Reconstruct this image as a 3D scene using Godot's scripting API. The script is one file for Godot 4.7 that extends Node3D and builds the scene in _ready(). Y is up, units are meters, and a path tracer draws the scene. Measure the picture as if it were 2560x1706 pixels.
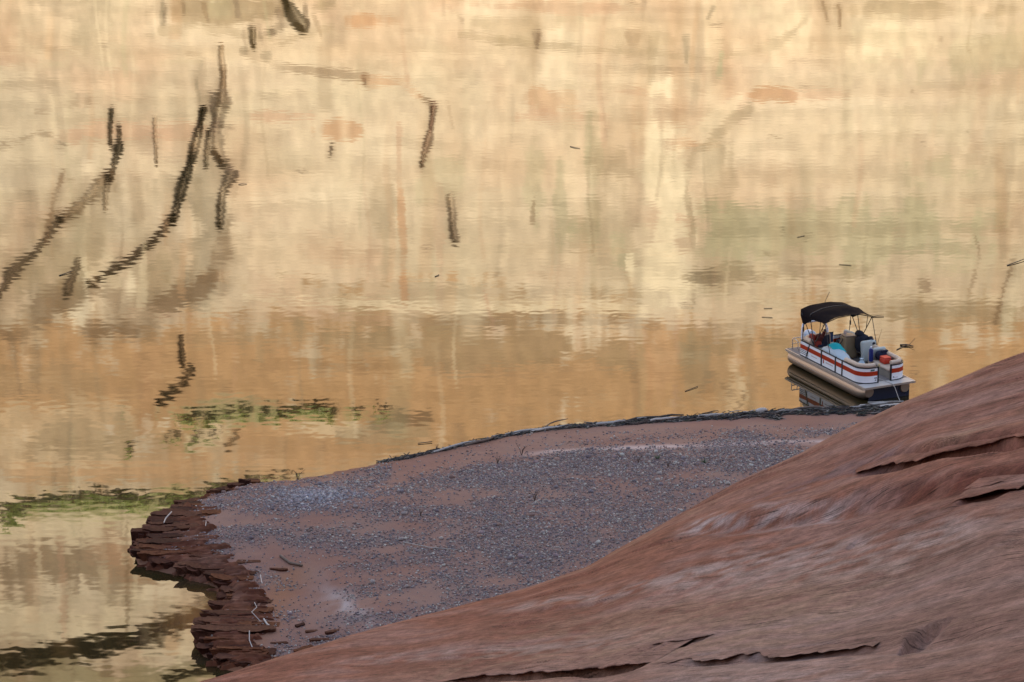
extends Node3D
# A calm reservoir below a sunlit sandstone wall: the wall stands across the water, above the frame, and is seen only mirrored in it.

const CAMERA_HEIGHT := 48.2
const WALL_Z := -310.0
const BOAT_AT := Vector3(15.16, 0.0, -156.56)
const BOAT_TURN := 26.3
# shoreline of the spit, in metres (x, distance in front of the camera)
const SHORE := [Vector2(40, 160), Vector2(24, 155.2), Vector2(17.3, 152.6), Vector2(12.7, 151.95), Vector2(8.0, 151.0), Vector2(4.2, 150.1), Vector2(1.9, 149.5), Vector2(-0.3, 148.4), Vector2(-4.0, 145.7), Vector2(-5.4, 144.9), Vector2(-8.6, 142.7), Vector2(-11.0, 141.2), Vector2(-13.1, 139.1), Vector2(-13.8, 137.3), Vector2(-14.6, 135.0), Vector2(-14.75, 133.7), Vector2(-14.6, 132.7), Vector2(-14.2, 132.0), Vector2(-12.2, 130.8), Vector2(-11.0, 129.3), Vector2(-10.6, 128.2), Vector2(-10.8, 127.5), Vector2(-11.3, 126.1), Vector2(-11.4, 124.1), Vector2(-11.2, 123.1), Vector2(-10.5, 121.6), Vector2(-8.9, 120.5), Vector2(-8.0, 90), Vector2(40, 90)]
const LEDGE_INLAND := [Vector2(138.6, -12.5), Vector2(135.8, -12.2), Vector2(133.8, -11.7), Vector2(131.3, -10.6), Vector2(129.4, -9.9), Vector2(127.9, -9.3), Vector2(125.6, -9.1), Vector2(123.4, -9.0), Vector2(120.5, -8.5)]
const WRACK := [Vector2(-5.4, 144.9), Vector2(-4.0, 145.7), Vector2(-0.3, 148.4), Vector2(1.9, 149.5), Vector2(4.2, 150.1), Vector2(8.0, 151.0), Vector2(12.7, 151.95), Vector2(17.3, 152.6), Vector2(20, 153.2)]
const RIDGE_X := [-40.0, -14.0, -10.9, -8.6, -5.6, -2.6, 0.3, 2.45, 5.25, 7.35, 9.2, 12.0, 15.3, 24.0, 60.0]
const RIDGE_D := [125.0, 120.0, 118.5, 117.0, 116.0, 115.0, 114.0, 113.0, 112.0, 111.0, 109.0, 106.0, 104.0, 100.0, 92.0]
const RIDGE_Y := [-9.0, -1.0, 0.7, 2.0, 3.4, 4.6, 5.85, 7.0, 9.0, 10.6, 12.2, 14.85, 17.0, 22.0, 40.0]
# creases of the slickrock: points (x, distance), half width, depth, rise of the bulge on the far side
const CREASES := [
	[[Vector2(15.5, 91.5), Vector2(13.81, 93.4), Vector2(12.36, 96.05), Vector2(11.38, 97.95), Vector2(9.83, 102.25)], 0.24, 0.8, 0.3],
	[[Vector2(15.0, 86.5), Vector2(13.32, 89.85), Vector2(11.01, 94.5), Vector2(9.05, 99.05), Vector2(6.86, 103.6), Vector2(4.49, 109.6)], 0.4, 0.2, 0.3],
	[[Vector2(-1.9, 100.2), Vector2(1.5, 95.15), Vector2(3.66, 91.25)], 0.24, 0.8, 0.14],
	[[Vector2(3.66, 91.0), Vector2(6.34, 86.5), Vector2(8.67, 82.4), Vector2(9.88, 80.3), Vector2(11.56, 77.0)], 0.3, 0.16, 0.08],
	[[Vector2(9.3, 81.4), Vector2(9.8, 81.25), Vector2(10.2, 81.7)], 0.4, 0.4, 0.0],
	[[Vector2(3.1, 94.4), Vector2(4.2, 93.0)], 0.26, 0.2, 0.03],
	[[Vector2(3.86, 93.5), Vector2(5.2, 91.4)], 0.26, 0.16, 0.03],
	[[Vector2(11.9, 91.2), Vector2(12.9, 89.6)], 0.26, 0.18, 0.0],
	[[Vector2(9.2, 93.8), Vector2(9.7, 93.0)], 0.22, 0.12, 0.0],
]
# lips of peeling rock sheets: points, height of the lip, depth
const SHEETS := [
	[[Vector2(15.5, 91.5), Vector2(13.81, 93.4), Vector2(12.36, 96.05), Vector2(11.38, 97.95), Vector2(9.6, 102.6)], 0.14, 2.4],
	[[Vector2(15.2, 86.2), Vector2(13.32, 89.85), Vector2(12.2, 92.1)], 0.07, 1.8],
	[[Vector2(-2.4, 100.9), Vector2(1.5, 95.15), Vector2(3.66, 91.25)], 0.15, 2.2],
	[[Vector2(3.66, 91.0), Vector2(6.34, 86.5), Vector2(8.67, 82.4)], 0.045, 1.4],
	[[Vector2(2.9, 94.7), Vector2(4.4, 92.7)], 0.1, 1.0],
	[[Vector2(3.86, 93.5), Vector2(5.4, 91.1)], 0.08, 1.0],
	[[Vector2(11.7, 91.5), Vector2(13.1, 89.3)], 0.09, 1.0],
]
# pale efflorescence and dark red beds on the slickrock: points, half width, tint, strength
const ROCK_BANDS := [
	[[Vector2(5.3, 108.2), Vector2(5.75, 107.25), Vector2(7.45, 102.75), Vector2(9.05, 99.05), Vector2(10.8, 95.4)], 0.55, "white", 0.75],
	[[Vector2(15.0, 86.8), Vector2(13.32, 90.2), Vector2(11.01, 94.9), Vector2(9.05, 99.5)], 0.9, "red", 0.8],
	[[Vector2(4.24, 103.1), Vector2(7.05, 96.9), Vector2(9.62, 92.15), Vector2(12.22, 85.9)], 1.5, "pale", 0.75],
	[[Vector2(-1.09, 111.5), Vector2(2.96, 104.1), Vector2(4.21, 102.4), Vector2(6.0, 99.5)], 0.5, "pale", 0.7],
	[[Vector2(-2.0, 104.6), Vector2(2.0, 98.3), Vector2(6.0, 92.0), Vector2(10.0, 84.0)], 3.2, "tan", 0.55],
	[[Vector2(12.3, 97.9), Vector2(12.9, 97.0), Vector2(13.3, 96.5)], 0.8, "tan", 0.6],
	[[Vector2(9.0, 104.2), Vector2(10.2, 101.8), Vector2(11.3, 99.6)], 0.7, "slate", 0.4],
	[[Vector2(6.7, 106.8), Vector2(9.0, 102.8)], 0.7, "slate", 0.35],
	[[Vector2(9.3, 81.1), Vector2(9.9, 80.9)], 0.5, "slate", 0.7],
	[[Vector2(4.0, 90.6), Vector2(6.5, 86.3), Vector2(8.0, 83.7)], 0.5, "slate", 0.45],
	[[Vector2(9.5, 76.0), Vector2(12.0, 72.5)], 1.2, "red", 0.5],
	[[Vector2(9.3, 98.7), Vector2(6.86, 103.4), Vector2(4.0, 109.8)], 0.3, "red", 0.55],
	[[Vector2(-4.0, 108.0), Vector2(0.0, 102.0), Vector2(3.5, 96.0)], 0.7, "red", 0.35],
	[[Vector2(6.5, 101.0), Vector2(9.5, 95.0), Vector2(13.0, 88.3)], 0.45, "red", 0.45],
	[[Vector2(-6.0, 111.0), Vector2(-1.0, 103.5), Vector2(4.0, 95.2)], 0.6, "pale", 0.5],
	[[Vector2(2.5, 90.0), Vector2(6.0, 84.0), Vector2(9.0, 78.5)], 0.8, "pale", 0.5],
	[[Vector2(1.5, 112.3), Vector2(4.6, 111.0), Vector2(6.8, 109.3)], 0.45, "tan", 0.5],
]
const CLIFF_TINTS := {
	"bright": Color(0.82, 0.71, 0.51),
	"black": Color(0.02, 0.015, 0.01),
	"dkbrown": Color(0.07, 0.045, 0.028),
	"brown": Color(0.18, 0.115, 0.065),
	"umber": Color(0.13, 0.09, 0.065),
	"grey": Color(0.25, 0.205, 0.14),
	"taupe": Color(0.3, 0.23, 0.14),
	"dkred": Color(0.15, 0.075, 0.05),
	"rose": Color(0.46, 0.29, 0.19),
	"rust": Color(0.44, 0.25, 0.135),
	"sage": Color(0.36, 0.34, 0.21),
	"cream2": Color(0.7, 0.59, 0.405),
	"tan": Color(0.43, 0.262, 0.133),
	"peach": Color(0.5, 0.31, 0.17),
	"deep": Color(0.045, 0.035, 0.018),  # painted shadow of the alcove high on the wall
	"moss": Color(0.29, 0.275, 0.13),
}
# veins, seeps, cracks and a painted alcove shadow of the far wall: points on the wall in metres (x, height), widths, tint, strength, depth of the cleft
const CLIFF_VEINS_AND_SHADE := [
	[[Vector2(-26.8, 22.5), Vector2(-27.4, 24.5), Vector2(-28.2, 27.6), Vector2(-29.1, 30.3), Vector2(-29.9, 32.7)], 0.42, 0.65, "black", 0.95, 1.2],
	[[Vector2(-29.9, 32.7), Vector2(-31.7, 34.5), Vector2(-34, 36.3), Vector2(-37.3, 38.3)], 0.69, 0.46, "dkbrown", 0.9, 0.8],
	[[Vector2(-37.3, 38.3), Vector2(-40.7, 39.9), Vector2(-44.6, 42.3)], 1.39, 1.69, "brown", 0.7, 0.3],
	[[Vector2(-39.3, 32.3), Vector2(-42.1, 36.3), Vector2(-44.9, 40.3)], 1.93, 2.31, "taupe", 0.5, 0],
	[[Vector2(-35.3, 28.8), Vector2(-36.7, 31.5), Vector2(-37.2, 34.7), Vector2(-38.7, 37.9)], 1.16, 2.31, "taupe", 0.5, 0],
	[[Vector2(-29.7, 33.9), Vector2(-31, 37.1), Vector2(-33.7, 39.5)], 1.16, 1.93, "taupe", 0.45, 0],
	[[Vector2(-25.1, 16.9), Vector2(-25.1, 20.2), Vector2(-25.3, 22.1)], 0.27, 0.69, "brown", 0.8, 0.4],
	[[Vector2(-25.3, 21.5), Vector2(-25.9, 24.5), Vector2(-25.9, 26.2), Vector2(-25.2, 27.5)], 1.16, 0.62, "umber", 0.9, 0.8],
	[[Vector2(-26.5, 24.5), Vector2(-26.8, 27.8)], 0.19, 0.19, "black", 0.8, 0.6],
	[[Vector2(-24.6, 28.4), Vector2(-25.5, 30.3), Vector2(-25.7, 33.1)], 0.85, 0.46, "umber", 0.9, 0.8],
	[[Vector2(-26.5, 28.4), Vector2(-26.3, 32.3), Vector2(-26.5, 36.3), Vector2(-28.3, 39.5)], 2.31, 2.31, "grey", 0.6, 0],
	[[Vector2(-25.5, 34.7), Vector2(-26, 37.1), Vector2(-28.3, 39.3), Vector2(-30.7, 40.6), Vector2(-33.4, 41.8), Vector2(-37.1, 42.3)], 1.00, 1.54, "brown", 0.8, 0.3],
	[[Vector2(-34.8, 22.5), Vector2(-35, 24.1), Vector2(-34.9, 25.7)], 0.27, 0.15, "black", 0.9, 0.5],
	[[Vector2(-34.2, 23.9), Vector2(-34.1, 25.6)], 0.19, 0.19, "black", 0.9, 0.5],
	[[Vector2(-34.2, 25.6), Vector2(-34.8, 27.8), Vector2(-35.2, 28.8)], 0.62, 0.62, "black", 0.85, 0.8],
	[[Vector2(-35.2, 28.4), Vector2(-37.3, 30.7), Vector2(-39.6, 32.3)], 1.00, 0.62, "brown", 0.75, 0.5],
	[[Vector2(-39.6, 32.3), Vector2(-41, 34.3), Vector2(-43.6, 36.7), Vector2(-45.3, 39.1)], 0.46, 0.77, "dkbrown", 0.8, 0.5],
	[[Vector2(-35.4, 28.4), Vector2(-35.7, 31.5)], 0.39, 0.12, "dkbrown", 0.8, 0.4],
	[[Vector2(-39.1, 27.8), Vector2(-39.9, 29.9), Vector2(-41.1, 34.7)], 0.19, 0.31, "brown", 0.7, 0.3],
	[[Vector2(-31, 23.2), Vector2(-31.1, 24.8), Vector2(-31, 27.3)], 0.23, 0.12, "dkbrown", 0.8, 0.4],
	[[Vector2(-26.9, 18.3), Vector2(-27.3, 19.8), Vector2(-27.2, 21.8)], 0.23, 0.15, "grey", 0.8, 0.3],
	[[Vector2(-38.2, 36.3), Vector2(-38.9, 37.9), Vector2(-39.4, 39.1)], 0.39, 0.46, "dkbrown", 0.7, 0.4],
	[[Vector2(-19.6, 12.9), Vector2(-19, 14), Vector2(-18.2, 15.3)], 0.62, 0.85, "black", 0.9, 0.9],
	[[Vector2(-22.4, 15.4), Vector2(-22.4, 17)], 0.46, 0.23, "black", 0.85, 0.6],
	[[Vector2(-30.1, 12.9), Vector2(-30.1, 14.8)], 0.31, 0.23, "grey", 0.8, 0.3],
	[[Vector2(-23.3, 17.4), Vector2(-20.3, 18.6), Vector2(-17.3, 19.2), Vector2(-12.7, 19.8)], 0.54, 0.46, "brown", 0.55, 0.2],
	[[Vector2(-8, 21.5), Vector2(-6.9, 22.3)], 0.23, 0.23, "brown", 0.7, 0.3],
	[[Vector2(-6.9, 22.5), Vector2(-7.2, 25.2), Vector2(-7.9, 27.8)], 0.42, 0.31, "dkred", 0.85, 0.6],
	[[Vector2(-5.6, 22.3), Vector2(-5.1, 24.5)], 0.19, 0.12, "brown", 0.6, 0.3],
	[[Vector2(-5.4, 30.5), Vector2(-5.2, 32.3), Vector2(-5, 34.4)], 0.39, 0.54, "umber", 0.75, 0.5],
	[[Vector2(-9.9, 24.1), Vector2(-9.9, 29.1)], 0.27, 0.27, "rose", 0.5, 0],
	[[Vector2(-9.9, 29.3), Vector2(-9.7, 33.1), Vector2(-9.5, 39.9)], 0.31, 0.46, "rust", 0.7, 0.2],
	[[Vector2(-6.4, 29.9), Vector2(-6.3, 40.3)], 0.54, 0.54, "rose", 0.35, 0],
	[[Vector2(-15.8, 26), Vector2(-16, 26.9)], 0.19, 0.12, "dkbrown", 0.8, 0.2],
	[[Vector2(-29.4, 43.3), Vector2(-29.3, 45.9)], 0.23, 0.31, "dkbrown", 0.9, 0.5],
	[[Vector2(-28.6, 46.4), Vector2(-29.4, 47.7), Vector2(-31.5, 49.5)], 0.62, 0.46, "black", 0.9, 0.9],
	[[Vector2(-24.6, 52.2), Vector2(-24.8, 52.8), Vector2(-25.6, 53.6)], 0.15, 0.19, "dkbrown", 0.8, 0.4],
	[[Vector2(-12.8, 19.8), Vector2(-12.7, 20.4)], 0.19, 0.15, "dkbrown", 0.7, 0.2],
	[[Vector2(2, 30.7), Vector2(1.7, 32.7)], 0.12, 0.23, "brown", 0.5, 0.1],
	[[Vector2(2.4, 15.8), Vector2(2.2, 17.1)], 0.23, 0.23, "brown", 0.7, 0.2],
	[[Vector2(18.1, 17.5), Vector2(18, 19.4)], 0.54, 0.39, "sage", 0.7, 0.2],
	[[Vector2(15, 16.1), Vector2(15.2, 18.3)], 0.46, 0.19, "grey", 0.6, 0.2],
	[[Vector2(17.4, 13.5), Vector2(16.9, 14.4)], 0.23, 0.19, "grey", 0.6, 0.2],
	[[Vector2(26.8, 12.9), Vector2(27.2, 14.6)], 0.35, 0.19, "brown", 0.8, 0.3],
	[[Vector2(28.1, 13.3), Vector2(28.4, 15.2)], 0.23, 0.19, "brown", 0.7, 0.3],
	[[Vector2(40.7, 33.9), Vector2(41.2, 35.9), Vector2(40.3, 39.5)], 0.15, 0.19, "brown", 0.55, 0.2],
	[[Vector2(44.1, 36.3), Vector2(43.6, 38.3), Vector2(42.9, 41.9)], 0.19, 0.19, "brown", 0.7, 0.3],
	[[Vector2(-2.5, 39.1), Vector2(-1.6, 42.3)], 0.19, 0.23, "rose", 0.55, 0.1],
	[[Vector2(36.3, 38.3), Vector2(36.5, 38.5)], 0.85, 0.85, "brown", 0.55, 0.2],
	[[Vector2(-4.9, 51.8), Vector2(-4.5, 53)], 0.69, 0.85, "umber", 0.6, 0.2],
	[[Vector2(16, 33.1), Vector2(15.9, 36.3), Vector2(15.8, 39.9)], 0.31, 0.31, "cream2", 0.5, 0],
	[[Vector2(20.7, 48.3), Vector2(19.9, 49.9)], 0.27, 0.19, "brown", 0.6, 0.2],
	[[Vector2(13.5, 31.5), Vector2(13.9, 28.4), Vector2(14.6, 25.8), Vector2(16.8, 23.9), Vector2(19.8, 21.5)], 1.00, 0.77, "cream2", 0.5, 0],
	[[Vector2(15.9, 33.1), Vector2(15.2, 29.5), Vector2(15.7, 26.4), Vector2(18, 24.5), Vector2(20.6, 22.1)], 0.39, 0.62, "taupe", 0.5, 0],
	[[Vector2(15.8, 33.5), Vector2(16.1, 37.1), Vector2(16, 39.9)], 0.31, 0.31, "brown", 0.36, 0],
	[[Vector2(-4.4, 16), Vector2(0.9, 16.9), Vector2(8.4, 17.2), Vector2(17.9, 18), Vector2(23.5, 16.3), Vector2(25.5, 14.4)], 0.46, 0.46, "taupe", 0.43, 0],
	[[Vector2(-12.7, 19.9), Vector2(-9.7, 20.4), Vector2(-8, 21.5)], 0.39, 0.31, "rust", 0.36, 0],
	[[Vector2(-30.1, 15.3), Vector2(-24.7, 15.4), Vector2(-19.9, 16.7), Vector2(-15.7, 15.3)], 0.54, 0.39, "taupe", 0.5, 0],
	[[Vector2(-29.8, 13.2), Vector2(-29.9, 14.7)], 0.27, 0.15, "dkbrown", 0.5, 0],
	[[Vector2(-28.4, 13), Vector2(-28.2, 14)], 0.23, 0.15, "brown", 0.5, 0],
	[[Vector2(-26.6, 13.2), Vector2(-26.3, 14.6)], 0.31, 0.15, "brown", 0.5, 0],
	[[Vector2(-23.9, 12.9), Vector2(-23.6, 14.2)], 0.31, 0.19, "umber", 0.5, 0],
	[[Vector2(-17.9, 13.4), Vector2(-17.7, 15.7)], 0.31, 0.19, "dkbrown", 0.58, 0],
	[[Vector2(-17.1, 14.3), Vector2(-16.6, 16)], 0.23, 0.19, "brown", 0.5, 0],
	[[Vector2(-21.9, 15.1), Vector2(-21.6, 16.7)], 0.31, 0.19, "umber", 0.5, 0],
	[[Vector2(-20.2, 15.3), Vector2(-21.3, 15.7)], 0.46, 0.39, "dkbrown", 0.5, 0],
	[[Vector2(-20.2, 13.7), Vector2(-19.6, 15.2)], 0.39, 0.23, "umber", 0.43, 0],
	[[Vector2(-23.2, 15.6), Vector2(-23, 17.5)], 0.23, 0.19, "umber", 0.43, 0],
	[[Vector2(-41.2, 22.6), Vector2(-36.6, 21.6)], 0.27, 0.27, "brown", 0.36, 0],
	[[Vector2(-44.7, 25.6), Vector2(-41.3, 24.5), Vector2(-40.1, 24.5)], 0.19, 0.23, "brown", 0.43, 0],
	[[Vector2(11.4, 12.9), Vector2(11.3, 14.4)], 0.23, 0.15, "dkbrown", 0.43, 0],
	[[Vector2(-5.5, 13.5), Vector2(-4.4, 14.8)], 0.31, 0.23, "brown", 0.36, 0],
	[[Vector2(12.2, 15.6), Vector2(12, 20.2)], 0.54, 0.39, "taupe", 0.43, 0],
	[[Vector2(2.1, 16), Vector2(2.2, 17.2)], 0.39, 0.23, "umber", 0.43, 0],
	[[Vector2(10.3, 15.8), Vector2(10.4, 16.3)], 1.16, 0.77, "brown", 0.36, 0],
	[[Vector2(-24.1, 29.5), Vector2(-25.2, 34.7), Vector2(-25.8, 39.9)], 0.23, 0.31, "brown", 0.25, 0],
	[[Vector2(-36.9, 29.9), Vector2(-37.8, 34.7), Vector2(-37.5, 38.7)], 0.31, 0.39, "cream2", 0.36, 0],
	[[Vector2(-32.4, 34.7), Vector2(-32.8, 40.3)], 0.39, 0.54, "cream2", 0.43, 0],
	[[Vector2(-29, 34.7), Vector2(-29.3, 39.5)], 0.39, 0.39, "peach", 0.36, 0],
	[[Vector2(-27.5, 29.1), Vector2(-27.9, 37.1)], 0.39, 0.39, "taupe", 0.29, 0],
	[[Vector2(-30.2, 30.3), Vector2(-30.5, 34.7)], 0.54, 0.31, "peach", 0.36, 0],
	[[Vector2(11.7, 42.1), Vector2(12.3, 46.3), Vector2(12.2, 49.7)], 0.39, 0.46, "rust", 0.36, 0],
	[[Vector2(14.6, 41.9), Vector2(14.5, 49.9)], 0.31, 0.31, "rose", 0.36, 0],
	[[Vector2(17.5, 42.7), Vector2(17.4, 47.5)], 1.16, 0.92, "umber", 0.25, 0],
	[[Vector2(19.5, 45.5), Vector2(20.9, 48.5)], 0.54, 0.31, "cream2", 0.36, 0],
	[[Vector2(18.7, 47.5), Vector2(19.9, 48.3)], 0.31, 0.31, "brown", 0.36, 0],
	[[Vector2(-10.7, 41.7), Vector2(-2.9, 41.9), Vector2(4.8, 41.4), Vector2(12.5, 41.8)], 0.62, 0.77, "umber", 0.25, 0],
	[[Vector2(-33.8, 40.9), Vector2(-26.1, 41.9), Vector2(-18.4, 41.5), Vector2(-10.7, 41.9)], 0.31, 0.39, "rose", 0.36, 0],
	[[Vector2(-23.7, 39.9), Vector2(-14.5, 40.3), Vector2(-6.8, 40.7), Vector2(11.7, 40.5)], 0.31, 0.39, "cream2", 0.58, 0],
	[[Vector2(16.3, 38.7), Vector2(24, 39.9), Vector2(31.7, 38.9), Vector2(45.3, 39.9)], 0.39, 0.39, "cream2", 0.36, 0],
	[[Vector2(-6.8, 46.3), Vector2(0.9, 46.6), Vector2(8.7, 46.1)], 0.39, 0.54, "umber", 0.22, 0],
	[[Vector2(-23.9, 46.7), Vector2(-18.4, 46.3), Vector2(-10.7, 46.5)], 0.31, 0.31, "brown", 0.22, 0],
	[[Vector2(-45.6, 48.5), Vector2(-39.8, 47.9), Vector2(-33.2, 48.5)], 0.31, 0.39, "umber", 0.22, 0],
	[[Vector2(-47.8, 74.1), Vector2(-44.3, 73.5), Vector2(-38.7, 72.7), Vector2(-33.5, 71.2), Vector2(-29.5, 69.8), Vector2(-25.9, 68.4)], 1.31, 1.77, "deep", 0.95, 2],  # alcove shadow painted dark into the wall, along a shaped cleft
	[[Vector2(-31.6, 75.6), Vector2(-27.6, 74.3)], 0.39, 0.46, "deep", 0.9, 1],  # smaller streak of the same painted shadow
	[[Vector2(-40.7, 62.3), Vector2(-40.7, 73.2)], 0.39, 0.31, "rose", 0.45, 0],
	[[Vector2(-42.8, 61), Vector2(-42.6, 71.1), Vector2(-42, 72.4)], 0.31, 0.23, "cream2", 0.4, 0],
	[[Vector2(-34.7, 60.6), Vector2(-34.9, 71.1)], 0.27, 0.27, "brown", 0.5, 0.1],
	[[Vector2(-34, 60.2), Vector2(-34.1, 69)], 0.31, 0.31, "cream2", 0.35, 0],
	[[Vector2(-36.8, 62.3), Vector2(-37, 69.8)], 0.46, 0.39, "cream2", 0.3, 0],
	[[Vector2(-29.6, 66.1), Vector2(-29.6, 70.7)], 0.31, 0.31, "brown", 0.45, 0.1],
	[[Vector2(-30.8, 65.6), Vector2(-31, 70.7)], 0.19, 0.31, "cream2", 0.4, 0],
]
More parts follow.
